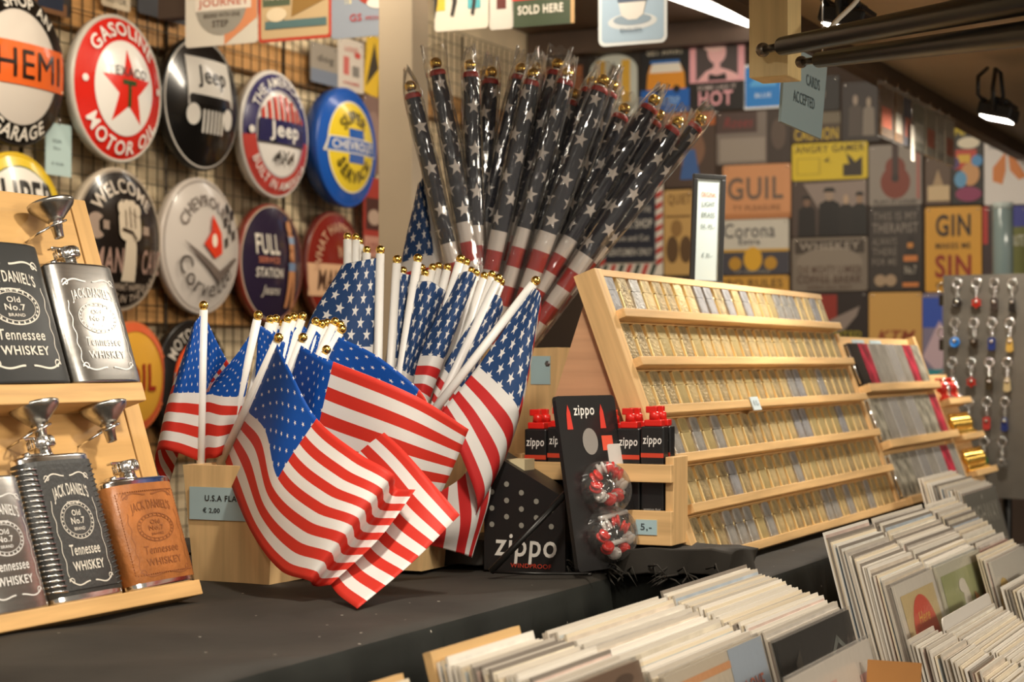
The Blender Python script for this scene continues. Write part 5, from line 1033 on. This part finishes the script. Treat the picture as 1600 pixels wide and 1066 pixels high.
# clear tube bag beside
x, y = WB.hit(1567, 376, .25); t = thing('clear_tube', 'clear plastic tube packet hanging behind the key rings', 'packet', WB.sub(x, y, .25))
MB().lathe([(.030, -.115), (.032, -.11), (.032, .11), (.03, .115)], mat('pale plastic', '#a9c0c2', .12, trans=.35, coat=.5), 20, Matrix.Rotation(-math.pi/2, 4, 'X')).build('tube', t); MB().lathe([(.033, .10), (.033, .118), (.01, .12)], mat('pale cap', '#c9d6d4', .3), 20, Matrix.Rotation(-math.pi/2, 4, 'X')).build('cap', t)
# ================================================================== things hanging from the roof edge
HS = Fr(FW(0, .80, 0), D, UP, N)
def pol(p, z=0): return [HS.hit(u, v, z) for u, v in p]
t = thing('hanging_sign', 'pale blue plastic sign hanging beside the wooden stud', 'sign', HS.M)
a, b, c, d = pol(((1218, 190), (1281, 217), (1291, 100), (1226, 68))); MB().prism([a, b, c, d], -.002, .002, mat('pale acrylic', '#a3b8bc', .2, coat=.4)).build('plate', t); mb = MB()
for s, u, v, ww in (('CARDS', 1268, 129, .072), ('1', 1244, 118, .010), ('ACCEPTED', 1254, 156, .11)):
    x, y = HS.hit(u, v); vs, fs = fit(s, x, y, ww, .017, .02); mb.add([(p, q, .0026) for p, q in vs], fs, C('#4b5a5e'))
mb.build('lettering', t)
for q in (c, d): MB().tube([(q[0]+(-.02 if q is c else .02), q[1]-.004, 0), (q[0]+(-.02 if q is c else .02), 1.855, 0)], .0012, CHROME, 5).build('wire', t)
HC = Fr(FW(0, 1.055, 0), D, UP, N)
hang = [(1374, 1394, '#6b5138', 'brown'), (1396, 1410, '#7d5a34', 'tan'), (1411, 1424, '#2a3350', 'navy'), (1425, 1444, '#8d8a78', 'grey green'), (1446, 1461, '#a8a08c', 'cream'), (1463, 1474, '#b0a899', 'pale'), (1476, 1490, '#c9c0b0', 'white and orange')]
for i, (u0, u1, c, nm) in enumerate(hang):
    um = (u0+u1)/2; x0, _ = HC.hit(u0, 200); x1, _ = HC.hit(u1, 200); vb = 214+(um-1384)*.43; y0 = HC.hit(um, vb)[1]; y1 = 1.838
    t = thing('hanging_packet', '%s packet hanging from the roof edge, %s from the left' % (nm, ORD[i+1]), 'packet', HC.sub((x0+x1)/2, 0, .0), 'packets hanging from the roof edge'); w = (x1-x0)*.94
    MB().box(-w/2, w/2, y0, y1-.02, -.003, .002, C(c, .3)).build('card', t)
    MB().box(-w/2+.012, w/2-.012, y0+.02, y0+(y1-y0)*.5, .002, .0026, C('#d8d2c4' if i % 2 else '#c8603c', .3)).build('printed_artwork', t)
    MB().box(-w/2-.003, w/2+.003, y0-.004, y1-.012, -.005, .006, FILM).build('clear_bag', t)
    MB().tube([(0, y1-.015, 0), (0, y1+.003, 0)], .0016, CHROME, 6).build('hook', t)
x, y0 = HC.hit(1418, 252); t = thing('price_strip', 'narrow white price strip hanging below the packets', 'price card', HC.sub(x, y0, .012))
MB().box(-.018, .018, 0, .085, 0, .0008, C('#d8cfc0', .5)).build('strip', t); MB().tube([(0, .082, 0), (0, 1.84-y0, -.006)], .0008, CHROME, 5).build('thread', t)
# ================================================================== record bins
COVERS = ['#e3ddd2', '#ebe6dd', '#d3ccc2', '#e0d3c2', '#c6beb4', '#b3bfca', '#dcc4b8', '#eae3d6', '#cfc8be', '#a89f93', '#d6c8b2', '#e9dec9', '#cbd3d6', '#e2dbce']
SLE = [mat('sleeve edge '+str(i), c, .5, coat=.3) for i, c in enumerate(('#efe9de', '#e6dfd2', '#dcd4c6', '#c9c0b2', '#8a8177', '#eadcc2'))]
FILMG = mat('glossy sleeve', (.75, .73, .69), .18, coat=.6)
def sleeve_mesh(L, edge, cover):
    mb = MB(); mb.box(-L/2, L/2, -L, 0, -.0012, .0012, edge, bev=0); mb.box(-L/2+.002, L/2-.002, -L+.002, -.004, .0012, .0015, cover); 
    me = mb.mesh('record_sleeve'); return me
SC = {}
def bin_(s0, s1, wb, hb, wf, hf, n, where, cover_last=None, lean=15, lab='album', board=None, dark=.35):
    L = min(s1-s0-.006, .318); nm = 'records in the bin '+where; lr = math.radians(lean)
    for i in range(n):
        f = i/(n-1); w = wb+(wf-wb)*f; h = hb+(hf-hb)*f+random.uniform(-.004, .004); s = (s0+s1)/2+random.uniform(-.005, .005)
        a = lr+.012*math.sin(i*.45+s0*9); key = (round(L, 2), random.randrange(6), random.randrange(len(COVERS)))
        if key not in SC: SC[key] = sleeve_mesh(L, SLE[key[1]], mat('cover '+COVERS[key[2]], COVERS[key[2]], .35, var=.25, vs=14, coat=.5))
        X = (D+N*(.006*math.sin(i*.5+s0*5))).normalized(); Yv = (UP*math.cos(a)-N*math.sin(a)); Z = X.cross(Yv).normalized(); Yv = Z.cross(X)
        fr = Fr(FW(s, w, EYE-h), X, Yv, Z)
        last = i == n-1
        if last and cover_last:
            t = thing('record_sleeve', cover_last[0], 'record', fr.M, nm); t0 = t; t = MB().box(-L/2, L/2, -L, 0, -.0016, .0016, C(cover_last[1], .35, .5)).build('sleeve', t); art, let = MB(), MB(); z = .0018
            for it in cover_last[2]:
                z += .0003; XX = lambda q: (q-.5)*L; YY = lambda q: (q-1)*L
                if it[0] == 't': vs, fs = fit(it[1], XX(it[2]), YY(it[3]), it[4]*L, it[5]*L, *(it[7:] or [.02])); MB().add([(p, q, z) for p, q in vs], fs, C(it[6], .35, .5)).build('lettering', t)
                else:
                    P = it[1] if it[0] == 'p' else ell(*it[1], 28) if it[0] == 'e' else [(it[1][0], it[1][1]), (it[1][2], it[1][1]), (it[1][2], it[1][3]), (it[1][0], it[1][3])]
                    art.add([(XX(p), YY(q), z) for p, q in P], [list(range(len(P)))], C(it[2], .35, .5))
            if art.v: art.build('cover_artwork', t)
            t = t0
            MB().box(-L/2-.003, L/2+.003, -L-.003, .004, -.0022, .0036, FILM2).build('clear_sleeve', t)
        else:
            o = link('record_sleeve', SC[key], None, fr.M); tag(o, '%s sleeve, %s from the back in the bin %s' % (lab, ORD[i+1], where), 'record', nm)
    # crate round the stack
    zb = EYE-max(hb, hf)-L*math.cos(lr)-.012; fo = L*math.sin(lr)
    c = thing('record_crate', 'thin wooden crate holding the records '+where, 'crate', SF.M); zt = zb+L*.45; wlo, whi = wf-fo-.03, wb+.012
    for nm2, a in (('bottom', (s0-.01, s1+.01, wlo, whi, zb-.008, zb)), ('front_panel', (s0-.01, s1+.01, wlo-.008, wlo, zb-.008, zt)), ('back_panel', (s0-.01, s1+.01, whi, whi+.008, zb-.008, zt+.04)), ('side_panel', (s0-.018, s0-.01, wlo, whi, zb-.008, zt)), ('side_panel', (s1+.01, s1+.018, wlo, whi, zb-.008, zt))): MB().box(*a, KX).build(nm2, c)
    if zb-.008 > .482: MB().box(s0, s1, wlo+.01, whi-.01, .481, zb-.009, CLOTH).build('plinth', c)
    if board:
        Bw = wb+.008; Lb = s1-s0
        mbb = MB().box(0, Lb, -L, .004, -.004, .004, wood('divider', '#d9b37c', 'x', .1)); fr = leaned(s0, Bw, EYE-hb+.002, lean); mbb.build('divider_board', c).matrix_basis = SF.M.inverted() @ fr.M
random.seed(21)
bin_(1.34, 1.505, .80, .283, .72, .29, 6, 'at the bottom edge', board=True, lab='single')
bin_(1.525, 1.715, .783, .266, .662, .284, 30, 'nearest the black counter cloth', ('brown leathery record sleeve with rounded corner in front of its bin', '#7c6452', [('e', (.75, .93, .12, .03), '#5a4638'), ('e', (.4, .9, .1, .03), '#5a4638')]), lab='single', board=True)
bin_(1.73, 2.045, .770, .265, .645, .306, 30, 'second along the counter', ('cream record sleeve with pale blue and orange edge', '#cfc4b2', [('r', (.62, .0, 1, 1), '#a9b6c6'), ('r', (0, .94, .62, .965), '#d9a070'), ('r', (.1, .6, .55, .90), '#b3a894'), ('e', (.4, .82, .12, .05), '#8e877a'), ('t', 'LOVE', .82, .85, .2, .06, '#c97a68')]))
bin_(2.055, 2.375, .768, .265, .636, .310, 30, 'third along the counter', ('dark record sleeve with a ghostly pale loop drawing', '#23211e', [('p', [(.62, .7), (.65, .88), (.68, .87), (.66, .7)], '#6d726e'), ('p', [(.65, .88), (.74, .93), (.74, .90), (.68, .87)], '#6d726e'), ('p', [(.74, .93), (.83, .88), (.80, .87), (.74, .90)], '#6d726e'), ('p', [(.83, .88), (.86, .7), (.82, .7), (.80, .87)], '#6d726e'), ('p', [(.1, .6), (.16, .9), (.24, .94), (.22, .55)], '#3f3a33'), ('p', [(.3, .55), (.34, .85), (.42, .7), (.4, .5)], '#46403a'), ('t', 'NOIR', .45, .80, .16, .05, '#8b847a')]))
bin_(2.515, 2.755, .708, .234, .615, .300, 25, 'fourth along the counter', ('white bordered sleeve with a big red oval', '#dcd6cc', [('r', (.08, .0, .92, .93), '#d2bd8c'), ('e', (.5, .64, .30, .26), '#d8543a'), ('t', 'Here', .5, .77, .28, .07, '#e6b24a', .02, .2), ('t', 'Love', .5, .62, .4, .10, '#efe6dc', .01, .2)]))
bin_(2.770, 3.085, .706, .232, .615, .300, 25, 'fifth along the counter', ('green sleeve with a white bird and blue and orange shapes', '#cfccba', [('r', (.06, 0, .96, .95), '#a7ad78'), ('e', (.5, .80, .07, .08), '#e3ddd0'), ('e', (.45, .87, .08, .035), '#e3ddd0'), ('p', [(.3, .5), (.3, .76), (.42, .78), (.55, .77), (.55, .5)], '#3f7fc0'), ('p', [(.6, .5), (.66, .82), (.8, .76), (.9, .83), (.95, .5)], '#c98a52')]))
bin_(3.10, 3.33, .704, .232, .615, .300, 14, 'sixth along the counter', ('dusty pink sleeve with darker petals', '#c39a92', [('p', [(.3, .7), (.5, .82), (.65, .75), (.45, .62)], '#a87470'), ('e', (.7, .9, .14, .05), '#ad7f7a'), ('r', (.8, .0, 1, .78), '#6e4836')]))
bin_(3.50, 3.80, .806, .216, .725, .240, 15, 'beyond the case rack', ('grey sleeve with tall pale capital letters', '#77756c', [('t', 'HIGHWAY', .5, .85, .84, .13, '#b5b2a6', .02), ('e', (.5, .96, .015, .015), '#d5d2c6')]))
t = None
bin_(1.80, 2.12, .575, .345, .545, .312, 3, 'in the front row', ('white sleeve with faint pink print standing highest in front', '#d2cbc2', [('r', (.36, 0, .5, .93), '#cfa9a2'), ('r', (.78, 0, .9, .9), '#cfa49c'), ('r', (.6, .6, .7, .85), '#b9b4a6')]))
bin_(2.40, 2.55, .568, .352, .44, .40, 22, 'at the bottom right', None, lab='single')
bin_(2.565, 2.89, .552, .362, .42, .41, 26, 'at the lower right', ('pale yellow sleeve at the front of the lower right bin', '#d6c9a8', [('r', (.1, .1, .9, .8), '#c2ab86')]))
bin_(2.91, 3.21, .545, .335, .43, .385, 22, 'at the right edge', ('cream sleeve at the front of the right edge bin', '#cfc5b4', [('e', (.5, .5, .3, .3), '#a98f78')]))
bin_(3.00, 3.30, .600, .300, .583, .312, 4, 'behind the right edge bin', ('white sleeve with yellow arc at the right edge', '#d8d4cb', [('e', (.2, .4, .3, .5), '#d9b75a'), ('e', (.4, .4, .3, .4), '#c9c2b4')]), lab='pale')
# tall divider card in the lower right bin
fr = leaned(2.565, .560, EYE-.343, 13); t = thing('divider_card', 'white divider card rising from the lower right bin', 'divider card', fr.M)
MB().prism(rrect(0, -.28, .32, .0, .01), -.0012, .0012, C('#d3cec6', .4)).build('card', t); mb = MB(); mb.add([(p, q, .0016) for p, q in rrect(.04, -.12, .26, -.03, .03)], [list(range(20))], C('#8f8b84')); mb.build('printed_artwork', t)
fr = Fr(at(1340, 1024, 2.10), N, (UP*.98+D*.2).normalized(), (-D*.98+UP*.2).normalized()); t = thing('cardboard_box', 'brown cardboard flap in front of the record bins', 'cardboard', fr.M)
MB().box(.012, .070, -.25, -.004, -.003, .003, mat('cardboard', '#a9743a', .7, var=.12, vs=8)).build('flap', t); MB().box(.012, .070, -.25, -.24, -.05, -.003, mat('cardboard', '#a9743a', .7)).build('base', t)
